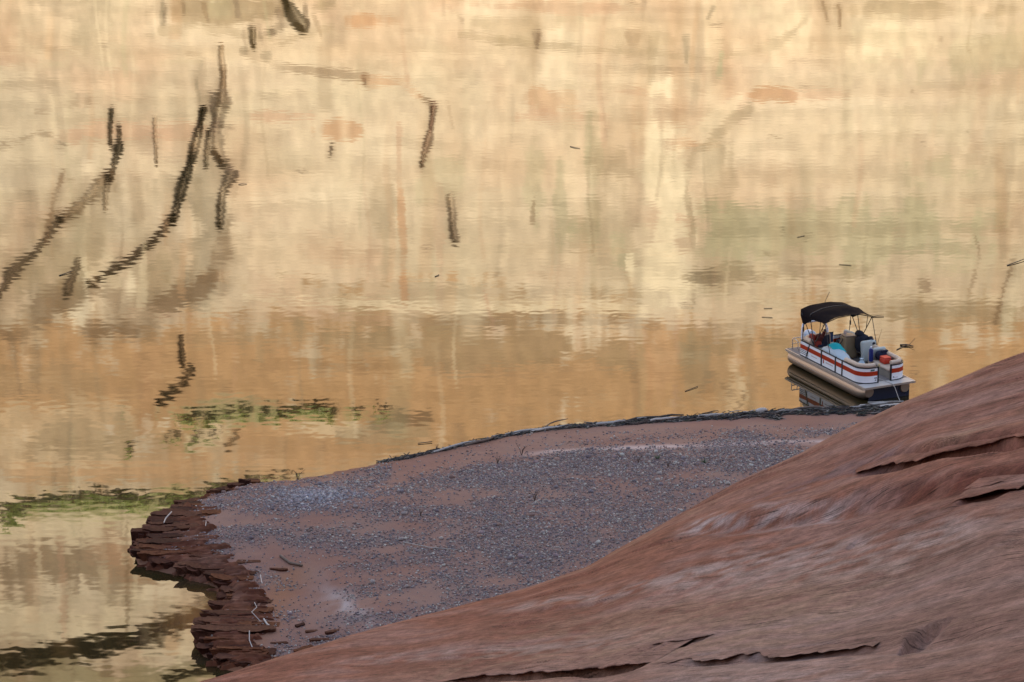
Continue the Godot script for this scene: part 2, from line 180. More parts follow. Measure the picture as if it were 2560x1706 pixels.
# stains on the far wall, with painted shade and edge vignetting: centre, half extents in metres, tint, strength
const CLIFF_STAINS_AND_SHADE := [
	[Vector2(-44.7, 25.6), Vector2(12.71, 18.96), "grey", 0.4],  # lens vignetting at the left, painted into the wall colour
	[Vector2(45.7, 25.6), Vector2(10.01, 18.96), "taupe", 0.35],  # the same painted vignetting at the right
	[Vector2(-23.9, 13.7), Vector2(5.78, 1.34), "brown", 0.5],
	[Vector2(-0.2, 29.5), Vector2(50.05, 13.04), "cream2", 0.25],
	[Vector2(-0.3, 48.3), Vector2(154.00, 7.31), "tan", 0.95],
	[Vector2(-0.3, 54.2), Vector2(154.00, 4.74), "tan", 0.6],
	[Vector2(-22.3, 46.7), Vector2(26.95, 3.56), "tan", 0.3],
	[Vector2(-11.9, 14.8), Vector2(2.31, 0.71), "rust", 0.75],
	[Vector2(-14.9, 24.5), Vector2(2.31, 0.79), "rust", 0.7],
	[Vector2(-19.6, 23.3), Vector2(2.69, 0.55), "rose", 0.6],
	[Vector2(-32.1, 24.5), Vector2(6.54, 0.87), "rose", 0.6],
	[Vector2(-20.3, 21.2), Vector2(1.54, 0.40), "cream2", 0.5],
	[Vector2(4.3, 21.9), Vector2(2.50, 1.26), "rust", 0.55],
	[Vector2(4.1, 23.3), Vector2(3.46, 0.87), "rose", 0.5],
	[Vector2(22.3, 21.2), Vector2(3.46, 0.71), "rust", 0.75],
	[Vector2(15, 25.4), Vector2(2.12, 0.63), "rust", 0.6],
	[Vector2(27, 21.2), Vector2(3.46, 0.63), "rose", 0.45],
	[Vector2(10.4, 20.8), Vector2(1.54, 0.32), "rose", 0.4],
	[Vector2(-10.5, 20.2), Vector2(2.31, 0.55), "rust", 0.35],
	[Vector2(-23.9, 13.7), Vector2(6.16, 1.50), "taupe", 0.6],
	[Vector2(-20.8, 15.7), Vector2(0.54, 0.40), "dkbrown", 0.7],
	[Vector2(-21.4, 17.8), Vector2(0.54, 0.47), "grey", 0.6],
	[Vector2(-23.3, 17.3), Vector2(0.39, 0.36), "grey", 0.6],
	[Vector2(2.8, 13.5), Vector2(8.47, 0.55), "rose", 0.6],
	[Vector2(0.5, 15.2), Vector2(3.46, 1.11), "taupe", 0.35],
	[Vector2(11.1, 16.3), Vector2(3.85, 0.99), "taupe", 0.3],
	[Vector2(34.7, 13.7), Vector2(9.62, 0.71), "taupe", 0.5],
	[Vector2(0.9, 16.7), Vector2(3.08, 0.40), "taupe", 0.4],
	[Vector2(4.3, 30.3), Vector2(0.54, 4.74), "sage", 0.5],
	[Vector2(2, 29.5), Vector2(0.77, 4.34), "sage", 0.4],
	[Vector2(6.6, 24.5), Vector2(0.46, 2.37), "sage", 0.4],
	[Vector2(7, 29.5), Vector2(0.69, 7.11), "sage", 0.4],
	[Vector2(-6.7, 29.5), Vector2(2.31, 3.16), "sage", 0.35],
	[Vector2(-11.3, 33.1), Vector2(1.08, 4.74), "taupe", 0.45],
	[Vector2(18.2, 36.3), Vector2(2.31, 4.34), "taupe", 0.55],
	[Vector2(13.7, 31.1), Vector2(1.85, 9.09), "bright", 0.8],
	[Vector2(14.5, 37.9), Vector2(1.69, 2.77), "bright", 0.7],
	[Vector2(8.6, 33.9), Vector2(3.08, 6.32), "taupe", 0.4],
	[Vector2(17.7, 29.5), Vector2(1.54, 4.74), "taupe", 0.35],
	[Vector2(27.7, 33.9), Vector2(16.17, 2.77), "sage", 0.6],
	[Vector2(37.1, 27.6), Vector2(2.69, 1.58), "sage", 0.4],
	[Vector2(40.9, 17.5), Vector2(6.93, 2.37), "sage", 0.3],
	[Vector2(34.8, 16.3), Vector2(5.39, 1.58), "cream2", 0.5],
	[Vector2(23.5, 15.6), Vector2(2.69, 2.37), "cream2", 0.5],
	[Vector2(13.5, 31.5), Vector2(2.31, 9.09), "cream2", 0.9],
	[Vector2(14.2, 37.9), Vector2(1.93, 2.37), "cream2", 0.7],
	[Vector2(16.1, 26.8), Vector2(3.08, 1.19), "taupe", 0.3],
	[Vector2(20.1, 37.1), Vector2(5.00, 1.03), "taupe", 0.6],
	[Vector2(17.2, 37.5), Vector2(1.39, 0.63), "dkbrown", 0.45],
	[Vector2(22.4, 36.7), Vector2(1.54, 0.71), "cream2", 0.6],
	[Vector2(27.8, 37.1), Vector2(3.46, 0.63), "taupe", 0.5],
	[Vector2(35.6, 40.3), Vector2(10.01, 1.19), "taupe", 0.4],
	[Vector2(-33.5, 33.1), Vector2(6.16, 4.74), "grey", 0.25],
	[Vector2(-38, 39.9), Vector2(1.08, 2.29), "bright", 0.95],
	[Vector2(-33.7, 39.5), Vector2(0.62, 1.98), "bright", 0.7],
	[Vector2(-32.4, 39.1), Vector2(0.39, 1.58), "cream2", 0.6],
	[Vector2(-35.3, 39.5), Vector2(1.16, 2.37), "brown", 0.5],
	[Vector2(-30.8, 37.9), Vector2(2.31, 3.16), "taupe", 0.45],
	[Vector2(-41.1, 52.8), Vector2(10.01, 3.56), "cream2", 0.35],
	[Vector2(-34.2, 55.9), Vector2(12.71, 0.87), "peach", 0.6],
	[Vector2(-42.9, 37.9), Vector2(2.31, 2.37), "taupe", 0.5],
	[Vector2(-39.8, 37.9), Vector2(3.08, 2.37), "taupe", 0.4],
	[Vector2(-36.2, 37.1), Vector2(2.69, 1.58), "cream2", 0.5],
	[Vector2(-38.2, 34.7), Vector2(2.69, 2.37), "taupe", 0.35],
	[Vector2(-6.8, 40.3), Vector2(16.17, 0.63), "cream2", 0.45],
	[Vector2(-6.8, 41.7), Vector2(14.63, 0.95), "taupe", 0.4],
	[Vector2(-3, 44.3), Vector2(16.55, 1.98), "taupe", 0.55],
	[Vector2(-18.4, 43.5), Vector2(11.55, 0.79), "taupe", 0.35],
	[Vector2(-10.6, 39.5), Vector2(12.71, 1.19), "taupe", 0.3],
	[Vector2(18.3, 43.1), Vector2(3.46, 1.98), "taupe", 0.4],
	[Vector2(39.4, 41.1), Vector2(7.70, 1.19), "taupe", 0.55],
	[Vector2(24.1, 43.5), Vector2(2.31, 1.03), "taupe", 0.5],
	[Vector2(13.1, 45.9), Vector2(1.39, 3.95), "peach", 0.7],
	[Vector2(16.4, 46.7), Vector2(1.39, 3.56), "taupe", 0.5],
	[Vector2(18.7, 46.3), Vector2(1.54, 3.16), "taupe", 0.35],
	[Vector2(19.9, 48.3), Vector2(1.54, 1.98), "cream2", 0.3],
	[Vector2(-37.2, 52.8), Vector2(9.24, 1.82), "taupe", 0.55],
	[Vector2(-40.9, 47.5), Vector2(6.16, 1.98), "taupe", 0.3],
	[Vector2(-20.9, 54.4), Vector2(10.01, 2.77), "peach", 0.6],
	[Vector2(-27.1, 52.8), Vector2(1.93, 1.34), "cream2", 0.55],
	[Vector2(-17, 51.8), Vector2(3.46, 0.63), "cream2", 0.5],
	[Vector2(-9.8, 51), Vector2(2.50, 1.03), "dkbrown", 0.6],
	[Vector2(-10, 52.4), Vector2(3.85, 1.11), "taupe", 0.6],
	[Vector2(-24, 50.4), Vector2(6.54, 1.11), "sage", 0.5],
	[Vector2(-34.3, 58.8), Vector2(13.86, 1.34), "moss", 0.85],
	[Vector2(-24.1, 57.3), Vector2(3.46, 0.55), "moss", 0.7],
	[Vector2(-21.6, 50.6), Vector2(8.86, 0.71), "moss", 0.75],
	[Vector2(-35.6, 61.3), Vector2(12.71, 1.19), "cream2", 0.5],
	[Vector2(-38, 65.2), Vector2(7.31, 2.96), "brown", 0.7],
	[Vector2(-34.5, 64.4), Vector2(3.46, 1.98), "rust", 0.35],
	[Vector2(-36.4, 64), Vector2(2.31, 2.37), "rose", 0.3],
	[Vector2(-41.8, 70.7), Vector2(6.16, 1.78), "cream2", 0.6],
	[Vector2(-32.6, 69), Vector2(4.62, 2.37), "cream2", 0.3],
	[Vector2(-34.9, 64), Vector2(0.46, 0.40), "cream2", 0.5],
	[Vector2(-38.8, 75.6), Vector2(14.63, 2.37), "brown", 0.45],  # dark slope above the alcove, its shade painted in brown
	[Vector2(-38.8, 75.8), Vector2(14.63, 1.98), "moss", 0.4],  # scrubby green of that slope, painted dull for its shade
	[Vector2(-31.9, 72.8), Vector2(1.93, 1.19), "cream2", 0.6],
	[Vector2(-29.9, 71.9), Vector2(1.93, 1.58), "cream2", 0.7],
	[Vector2(-30.9, 72.2), Vector2(0.85, 1.03), "peach", 0.6],
	[Vector2(-36.8, 74.7), Vector2(2.31, 0.95), "brown", 0.6],
]

var noise := FastNoiseLite.new()
var fine := FastNoiseLite.new()
var rng := RandomNumberGenerator.new()
var mats := {}
var beach_h := PackedFloat32Array()
var beach_s := PackedFloat32Array()
const BX0 := -17.0
const BD0 := 112.0
const BSTEP := 0.15
const BNX := 275
const BND := 305


# ------------------------------------------------------------------ shapes
class Geo:
	var v := PackedVector3Array()
	var n := PackedVector3Array()
	var c := PackedColorArray()
	var uv := PackedVector2Array()
	var ix := PackedInt32Array()

	func tri(a: Vector3, b: Vector3, d: Vector3) -> void:  # clockwise seen from outside
		var m := (d - a).cross(b - a).normalized()
		var at := v.size()
		v.append_array([a, b, d])
		n.append_array([m, m, m])
		ix.append_array([at, at + 1, at + 2])

	func tri_away(a: Vector3, b: Vector3, d: Vector3, from: Vector3) -> void:
		if (d - a).cross(b - a).dot((a + b + d) / 3.0 - from) < 0.0:
			tri(a, d, b)
		else:
			tri(a, b, d)

	func quad_away(a: Vector3, b: Vector3, d: Vector3, e: Vector3, from: Vector3) -> void:
		tri_away(a, b, d, from)
		tri_away(a, d, e, from)

	func box(at: Vector3, size: Vector3, basis := Basis.IDENTITY) -> void:
		var h := size / 2.0
		var p := []
		for k in 8:
			p.append(at + basis * Vector3(h.x * (1 if k & 1 else -1), h.y * (1 if k & 2 else -1), h.z * (1 if k & 4 else -1)))
		for f in [[0, 1, 3, 2], [4, 5, 7, 6], [0, 1, 5, 4], [2, 3, 7, 6], [0, 2, 6, 4], [1, 3, 7, 5]]:
			quad_away(p[f[0]], p[f[1]], p[f[2]], p[f[3]], at)

	# rings of points joined into a smooth skin; closed rings, ends capped
	func loft(rows: Array, closed := true, caps := true, inward := false) -> void:
		var m: int = rows[0].size()
		var last := m if closed else m - 1
		var mid := Vector3.ZERO
		var ring: Array = Array(rows[rows.size() / 2])
		for p in ring:
			mid += p / float(m)
		var r0 := mini(rows.size() / 2, rows.size() - 2)
		var flip_votes := 0.0
		for j in last:
			var a: Vector3 = rows[r0][j]
			var b: Vector3 = rows[r0 + 1][j]
			var d: Vector3 = rows[r0 + 1][(j + 1) % m]
			var e: Vector3 = rows[r0][(j + 1) % m]
			flip_votes += ((d - a).cross(b - e)).normalized().dot((a + e) / 2.0 - mid)
		var flip := flip_votes < 0.0
		if inward:
			flip = not flip
		var at := v.size()
		for row in rows:
			for p in row:
				v.append(p)
				n.append(Vector3.ZERO)
		for i in rows.size() - 1:
			for j in last:
				var q := [at + i * m + j, at + (i + 1) * m + j, at + (i + 1) * m + (j + 1) % m, at + i * m + (j + 1) % m]
				if not flip:
					q.reverse()
				for t in [[q[0], q[1], q[2]], [q[0], q[2], q[3]]]:
					var w: Vector3 = (v[t[2]] - v[t[0]]).cross(v[t[1]] - v[t[0]])
					for k in t:
						n[k] += w
						ix.append(k)
		for k in range(at, v.size()):
			n[k] = n[k].normalized() if n[k].length() > 1e-12 else Vector3.UP
		if caps and closed:
			for end in [0, rows.size() - 1]:
				var center := Vector3.ZERO
				for p in rows[end]:
					center += p / float(m)
				var inner: Vector3 = center + (mid - center) * 0.01
				if rows.size() == 2 or (mid - center).length() < 1e-4:
					var other := Vector3.ZERO
					for p in rows[rows.size() - 1 - end]:
						other += p / float(m)
					inner = center + (other - center) * 0.01
				for j in m:
					tri_away(rows[end][j], rows[end][(j + 1) % m], center, inner)

	func tube(path: Array, radius, sides := 8) -> void:
		var rows := []
		var up := Vector3.UP
		for i in path.size():
			var d: Vector3 = (path[mini(i + 1, path.size() - 1)] - path[maxi(i - 1, 0)]).normalized()
			if absf(d.dot(up)) > 0.95:
				up = Vector3.RIGHT if absf(d.x) < 0.9 else Vector3.FORWARD
			var s := d.cross(up).normalized()
			up = s.cross(d).normalized()
			var r: float = radius[i] if radius is Array else radius
			var row := []
			for k in sides:
				var a := TAU * k / sides
				row.append(path[i] + (s * cos(a) + up * sin(a)) * r)
			rows.append(row)
		loft(rows)

	# a box with rounded sides and soft top and bottom edges
	func cushion(at: Vector3, size: Vector3, r: float, basis := Basis.IDENTITY, soft := -1.0) -> void:
		if soft < 0.0:
			soft = r
		var h := size / 2.0
		var rows := []
		for k in [[-1.0, 1.0, 0.0], [-1.0, 0.35, 0.35], [-1.0, 0.0, 1.0], [1.0, 0.0, 1.0], [1.0, 0.35, 0.35], [1.0, 1.0, 0.0]]:
			var y: float = k[0] * (h.y - soft * k[2])
			var inset: float = soft * k[1]
			var row := []
			for q in 4:
				var cx: float = (h.x - r) * [1, -1, -1, 1][q]
				var cz: float = (h.z - r) * [1, 1, -1, -1][q]
				for t in 4:
					var a := PI / 2.0 * (q + t / 3.0)
					var rr := maxf(r - inset, 0.002)
					row.append(at + basis * Vector3(cx + cos(a) * rr, y, cz + sin(a) * rr))
			rows.append(row)
		loft(rows)

	# a wall along a path in plan, from y0 to y1, of a thickness, moved sideways
	func wall(path: Array, y0: float, y1: float, thick: float, off := 0.0) -> void:
		var rows := []
		for i in path.size():
			var d: Vector2 = (path[mini(i + 1, path.size() - 1)] - path[maxi(i - 1, 0)]).normalized()
			var s := Vector2(-d.y, d.x)
			var o: Vector2 = path[i] + s * (off + thick / 2.0)
			var q: Vector2 = path[i] + s * (off - thick / 2.0)
			rows.append([Vector3(o.x, y0, o.y), Vector3(o.x, y1, o.y), Vector3(q.x, y1, q.y), Vector3(q.x, y0, q.y)])
		for i in rows.size() - 1:
			var mid := Vector3.ZERO
			for k in 4:
				mid += (rows[i][k] + rows[i + 1][k]) / 8.0
			for k in 4:
				quad_away(rows[i][k], rows[i + 1][k], rows[i + 1][(k + 1) % 4], rows[i][(k + 1) % 4], mid)
			if i == 0:
				quad_away(rows[0][0], rows[0][1], rows[0][2], rows[0][3], mid)
			if i == rows.size() - 2:
				quad_away(rows[i + 1][0], rows[i + 1][1], rows[i + 1][2], rows[i + 1][3], mid)

	# a flat slab from an outline in plan
	func slab(outline: PackedVector2Array, top: PackedFloat32Array, thick: float, lip := 0.0) -> void:
		var mid := Vector3.ZERO
		var m := outline.size()
		for k in m:
			mid += Vector3(outline[k].x, top[k] - thick / 2.0, outline[k].y) / m
		var tris := Geometry2D.triangulate_polygon(outline)
		for k in range(0, tris.size(), 3):
			var p := []
			for j in 3:
				var o := outline[tris[k + j]]
				p.append(Vector3(o.x, top[tris[k + j]], o.y))
			tri_away(p[0], p[1], p[2], (p[0] + p[1] + p[2]) / 3.0 - Vector3(0, 1, 0))
		for k in m:
			var j := (k + 1) % m
			var a := Vector3(outline[k].x, top[k], outline[k].y)
			var b := Vector3(outline[j].x, top[j], outline[j].y)
			var inward := Vector3(mid.x, 0, mid.z)
			var al := (a - Vector3(0, thick, 0)).lerp(Vector3(mid.x, a.y - thick, mid.z), lip)
			var bl := (b - Vector3(0, thick, 0)).lerp(Vector3(mid.x, b.y - thick, mid.z), lip)
			quad_away(a, b, bl, al, mid)

	func mesh() -> ArrayMesh:
		var arrays := []
		arrays.resize(Mesh.ARRAY_MAX)
		arrays[Mesh.ARRAY_VERTEX] = v
		arrays[Mesh.ARRAY_NORMAL] = n
		arrays[Mesh.ARRAY_INDEX] = ix
		if c.size() == v.size():
			arrays[Mesh.ARRAY_COLOR] = c
		if uv.size() == v.size():
			arrays[Mesh.ARRAY_TEX_UV] = uv
		var m := ArrayMesh.new()
		m.add_surface_from_arrays(Mesh.PRIMITIVE_TRIANGLES, arrays)
		return m


# a height sheet over x and d (or x and height): positions, colours and uvs given, normals worked out; d runs away from the camera
func sheet(nx: int, ny: int, p: PackedVector3Array, col: PackedColorArray, uv: PackedVector2Array, face: Vector3) -> ArrayMesh:
	var n := PackedVector3Array()
	n.resize(nx * ny)
	for j in ny:
		for i in nx:
			var a := p[j * nx + mini(i + 1, nx - 1)] - p[j * nx + maxi(i - 1, 0)]
			var b := p[mini(j + 1, ny - 1) * nx + i] - p[maxi(j - 1, 0) * nx + i]
			var m := a.cross(b).normalized()
			n[j * nx + i] = m
	var turned := 0.0  # all normals to one side of the sheet, so that overhangs stay whole
	for m in n:
		turned += m.dot(face)
	if turned < 0.0:
		for k in n.size():
			n[k] = -n[k]
	var ix := PackedInt32Array()
	ix.resize((nx - 1) * (ny - 1) * 6)
	var votes := 0.0
	for j in range(0, ny - 1, maxi(1, ny / 20)):
		for i in range(0, nx - 1, maxi(1, nx / 20)):
			var a := j * nx + i
			votes += signf((p[a + nx] - p[a]).cross(p[a + 1] - p[a]).dot(n[a]))
	var first := votes > 0.0  # clockwise as 0, 1, nx
	var k := 0
	for j in ny - 1:
		for i in nx - 1:
			var a := j * nx + i
			var q := [a, a + 1, a + nx + 1, a, a + nx + 1, a + nx] if first else [a, a + nx + 1, a + 1, a, a + nx, a + nx + 1]
			for t in 6:
				ix[k + t] = q[t]
			k += 6
	var arrays := []
	arrays.resize(Mesh.ARRAY_MAX)
	arrays[Mesh.ARRAY_VERTEX] = p
	arrays[Mesh.ARRAY_NORMAL] = n
	arrays[Mesh.ARRAY_INDEX] = ix
	if col.size() == p.size():
		arrays[Mesh.ARRAY_COLOR] = col
	if uv.size() == p.size():
		arrays[Mesh.ARRAY_TEX_UV] = uv
	var mesh := ArrayMesh.new()
	mesh.add_surface_from_arrays(Mesh.PRIMITIVE_TRIANGLES, arrays)
	return mesh


# ------------------------------------------------------------------ names and materials
func lin(r: float, g: float, b: float) -> Color:
	return Color(r, g, b).linear_to_srgb()


func mat(called: String, r: float, g: float, b: float, rough := 0.8, metal := 0.0) -> StandardMaterial3D:
	if mats.has(called):
		return mats[called]
	var m := StandardMaterial3D.new()
	m.resource_name = called
	m.albedo_color = lin(r, g, b)
	m.roughness = rough
	m.metallic = metal
	mats[called] = m
	return m


func grain(size: int, freq: float, low: float, high: float, seed_: int, octaves := 4) -> NoiseTexture2D:
	var f := FastNoiseLite.new()
	f.seed = seed_
	f.frequency = freq
	f.fractal_octaves = octaves
	var t := NoiseTexture2D.new()
	t.width = size
	t.height = size
	t.seamless = true
	t.noise = f
	var g := Gradient.new()
	g.set_color(0, Color(low, low, low))
	g.set_color(1, Color(high, high, high))
	t.color_ramp = g
	return t


func put(called: String, mesh: Mesh, m: Material, parent: Node = self) -> MeshInstance3D:
	var o := MeshInstance3D.new()
	o.name = called
	o.mesh = mesh
	o.material_override = m
	parent.add_child(o, true)
	return o


func tag(o: Node, label: String, category := "", group := "", kind := "") -> void:
	o.set_meta("label", label)
	if category:
		o.set_meta("category", category)
	if group:
		o.set_meta("group", group)
	if kind:
		o.set_meta("kind", kind)


func thing(called: String, label: String, category: String, at: Vector3, turn := 0.0, group := "") -> Node3D:
	var o := Node3D.new()
	o.name = called
	add_child(o, true)
	o.position = at
	o.rotation_degrees.y = turn
	tag(o, label, category, group)
	return o


func on_boat(p: Vector3) -> Vector3:
	return BOAT_AT + Basis(Vector3.UP, deg_to_rad(BOAT_TURN)) * p


# ------------------------------------------------------------------ measures
func along(xs: Array, ys: Array, x: float) -> float:
	for k in xs.size() - 1:
		if x < xs[k + 1]:
			return lerpf(ys[k], ys[k + 1], clampf((x - xs[k]) / (xs[k + 1] - xs[k]), 0.0, 1.0))
	return ys[-1]


func dice(i: float, j: float) -> float:
	var t := sin(i * 127.1 + j * 311.7) * 43758.5453
	return t - floorf(t)


func softplus(t: float) -> float:
	return t if t > 30.0 else log(1.0 + exp(t))


# distance to a polyline, share of the way along, signed side
func near_line(p: Vector2, line: Array) -> Vector3:
	var best := Vector3(1e9, 0, 1)
	for k in line.size() - 1:
		var a: Vector2 = line[k]
		var ab: Vector2 = line[k + 1] - a
		var t := clampf((p - a).dot(ab) / ab.length_squared(), 0.0, 1.0)
		var off := p - a - ab * t
		var d := off.length()
		if d < best.x:
			best = Vector3(d, (k + t) / (line.size() - 1), signf(off.dot(Vector2(1.5, 1.0))))
	return best


func shore_distance(p: Vector2) -> float:  # positive on land
	var d := 1e9
	var inside := false
	var j := SHORE.size() - 1
	for i in SHORE.size():
		var a: Vector2 = SHORE[i]
		var b: Vector2 = SHORE[j]
		var ab := b - a
		var t := clampf((p - a).dot(ab) / ab.length_squared(), 0.0, 1.0)
		d = minf(d, (p - a - ab * t).length_squared())
		if (a.y > p.y) != (b.y > p.y) and p.x < ab.x * (p.y - a.y) / ab.y + a.x:
			inside = not inside
		j = i
	return sqrt(d) if inside else -sqrt(d)


func rock_base(x: float, d: float) -> float:
	var u := along(RIDGE_X, RIDGE_D, x) - d
	var s := 0.2 - 0.08 * smoothstep(0.0, 14.0, x)
	var over := maxf(u - 20.0, 0.0)
	return along(RIDGE_X, RIDGE_Y, x) + s * u - 1.05 * (softplus(-(u + 2.0) / 1.5) - softplus(-2.0 / 1.5)) + 0.0019 * over * over


func beach_at(x: float, d: float) -> Vector2:  # height, distance from the water
	var i := clampf((x - BX0) / BSTEP, 0.0, BNX - 1.001)
	var j := clampf((d - BD0) / BSTEP, 0.0, BND - 1.001)
	var k := int(j) * BNX + int(i)
	var u := i - int(i)
	var w := j - int(j)
	return Vector2(lerpf(lerpf(beach_h[k], beach_h[k + 1], u), lerpf(beach_h[k + BNX], beach_h[k + BNX + 1], u), w), lerpf(lerpf(beach_s[k], beach_s[k + 1], u), lerpf(beach_s[k + BNX], beach_s[k + BNX + 1], u), w))


func stony(x: float, d: float, s: float) -> float:  # how thickly pebbles lie
	var g := 0.3 + 0.9 * noise.get_noise_2d(x * 5.0, d * 7.0 + 300.0)
	g += 0.9 * exp(-pow((x + 8.0) / 2.2, 2.0) - pow((d - 138.2) / 2.0, 2.0))
	g += 0.75 * exp(-pow((d - (142.0 + 0.06 * x)) / 1.7, 2.0)) * smoothstep(-6.0, -3.0, x)
	g += 0.55 * exp(-pow((x - 1.5) / 5.5, 2.0) - pow((d - 134.0) / 5.0, 2.0))
	g += 0.3 * exp(-pow((x + 6.0) / 1.0, 2.0) - pow((d - 126.3) / 2.2, 2.0))
	g -= 0.45 * exp(-pow((x + 7.6) / 2.6, 2.0) - pow((d - 128.3) / 2.8, 2.0))
	g -= 0.35 * exp(-pow((x + 4.0) / 2.5, 2.0) - pow((d - 138.0) / 1.6, 2.0))
	var strip := smoothstep(2.6, 4.4, s) if d > 141.0 and x > -5.0 else smoothstep(0.1, 1.0, s)
	return clampf(g, 0.0, 1.0) * strip


func _ready() -> void:
	noise.seed = 7
	noise.frequency = 0.05
	noise.fractal_octaves = 3
	fine.seed = 11
	fine.frequency = 0.35
	fine.fractal_octaves = 2
	rng.seed = 4711

	var camera := Camera3D.new()
	camera.name = "camera"
	camera.fov = 10.695
	camera.near = 0.5
	camera.far = 2000.0
	camera.position = Vector3(0, CAMERA_HEIGHT, 0)
	camera.rotation_degrees = Vector3(-16.5, 0, 0)
	add_child(camera)
	camera.current = true

	var around := WorldEnvironment.new()
	around.name = "world"
	var e := Environment.new()
	e.background_mode = Environment.BG_SKY
	var sky := ProceduralSkyMaterial.new()
	sky.sky_top_color = lin(0.27, 0.34, 0.47)
	sky.sky_horizon_color = lin(0.68, 0.59, 0.5)
	sky.sky_curve = 0.12
	sky.ground_bottom_color = lin(0.12, 0.09, 0.07)
	sky.ground_horizon_color = lin(0.3, 0.3, 0.32)
	sky.sun_angle_max = 12.0
	e.sky = Sky.new()
	e.sky.sky_material = sky
	e.background_energy_multiplier = 0.75
	e.tonemap_mode = Environment.TONE_MAPPER_LINEAR
	e.tonemap_exposure = 3.6
	e.sdfgi_enabled = true
	e.ssao_enabled = true
	e.ssil_enabled = true
	around.environment = e
	add_child(around)

	var sun := DirectionalLight3D.new()
	sun.name = "sun"
	sun.light_energy = 1.5
	sun.light_color = Color(1.0, 0.955, 0.88)
	sun.light_angular_distance = 0.5
	sun.shadow_enabled = true
	sun.directional_shadow_max_distance = 800.0
	add_child(sun)
	sun.look_at_from_position(Vector3(-0.25, 0.376, 1.0) * 10.0, Vector3.ZERO)

	build_water()
	build_far_wall()
	build_near_wall()
	build_beach()
	build_rock()
	build_boat()
	build_cargo()
	build_ledge()
	build_driftwood()
	build_plants()


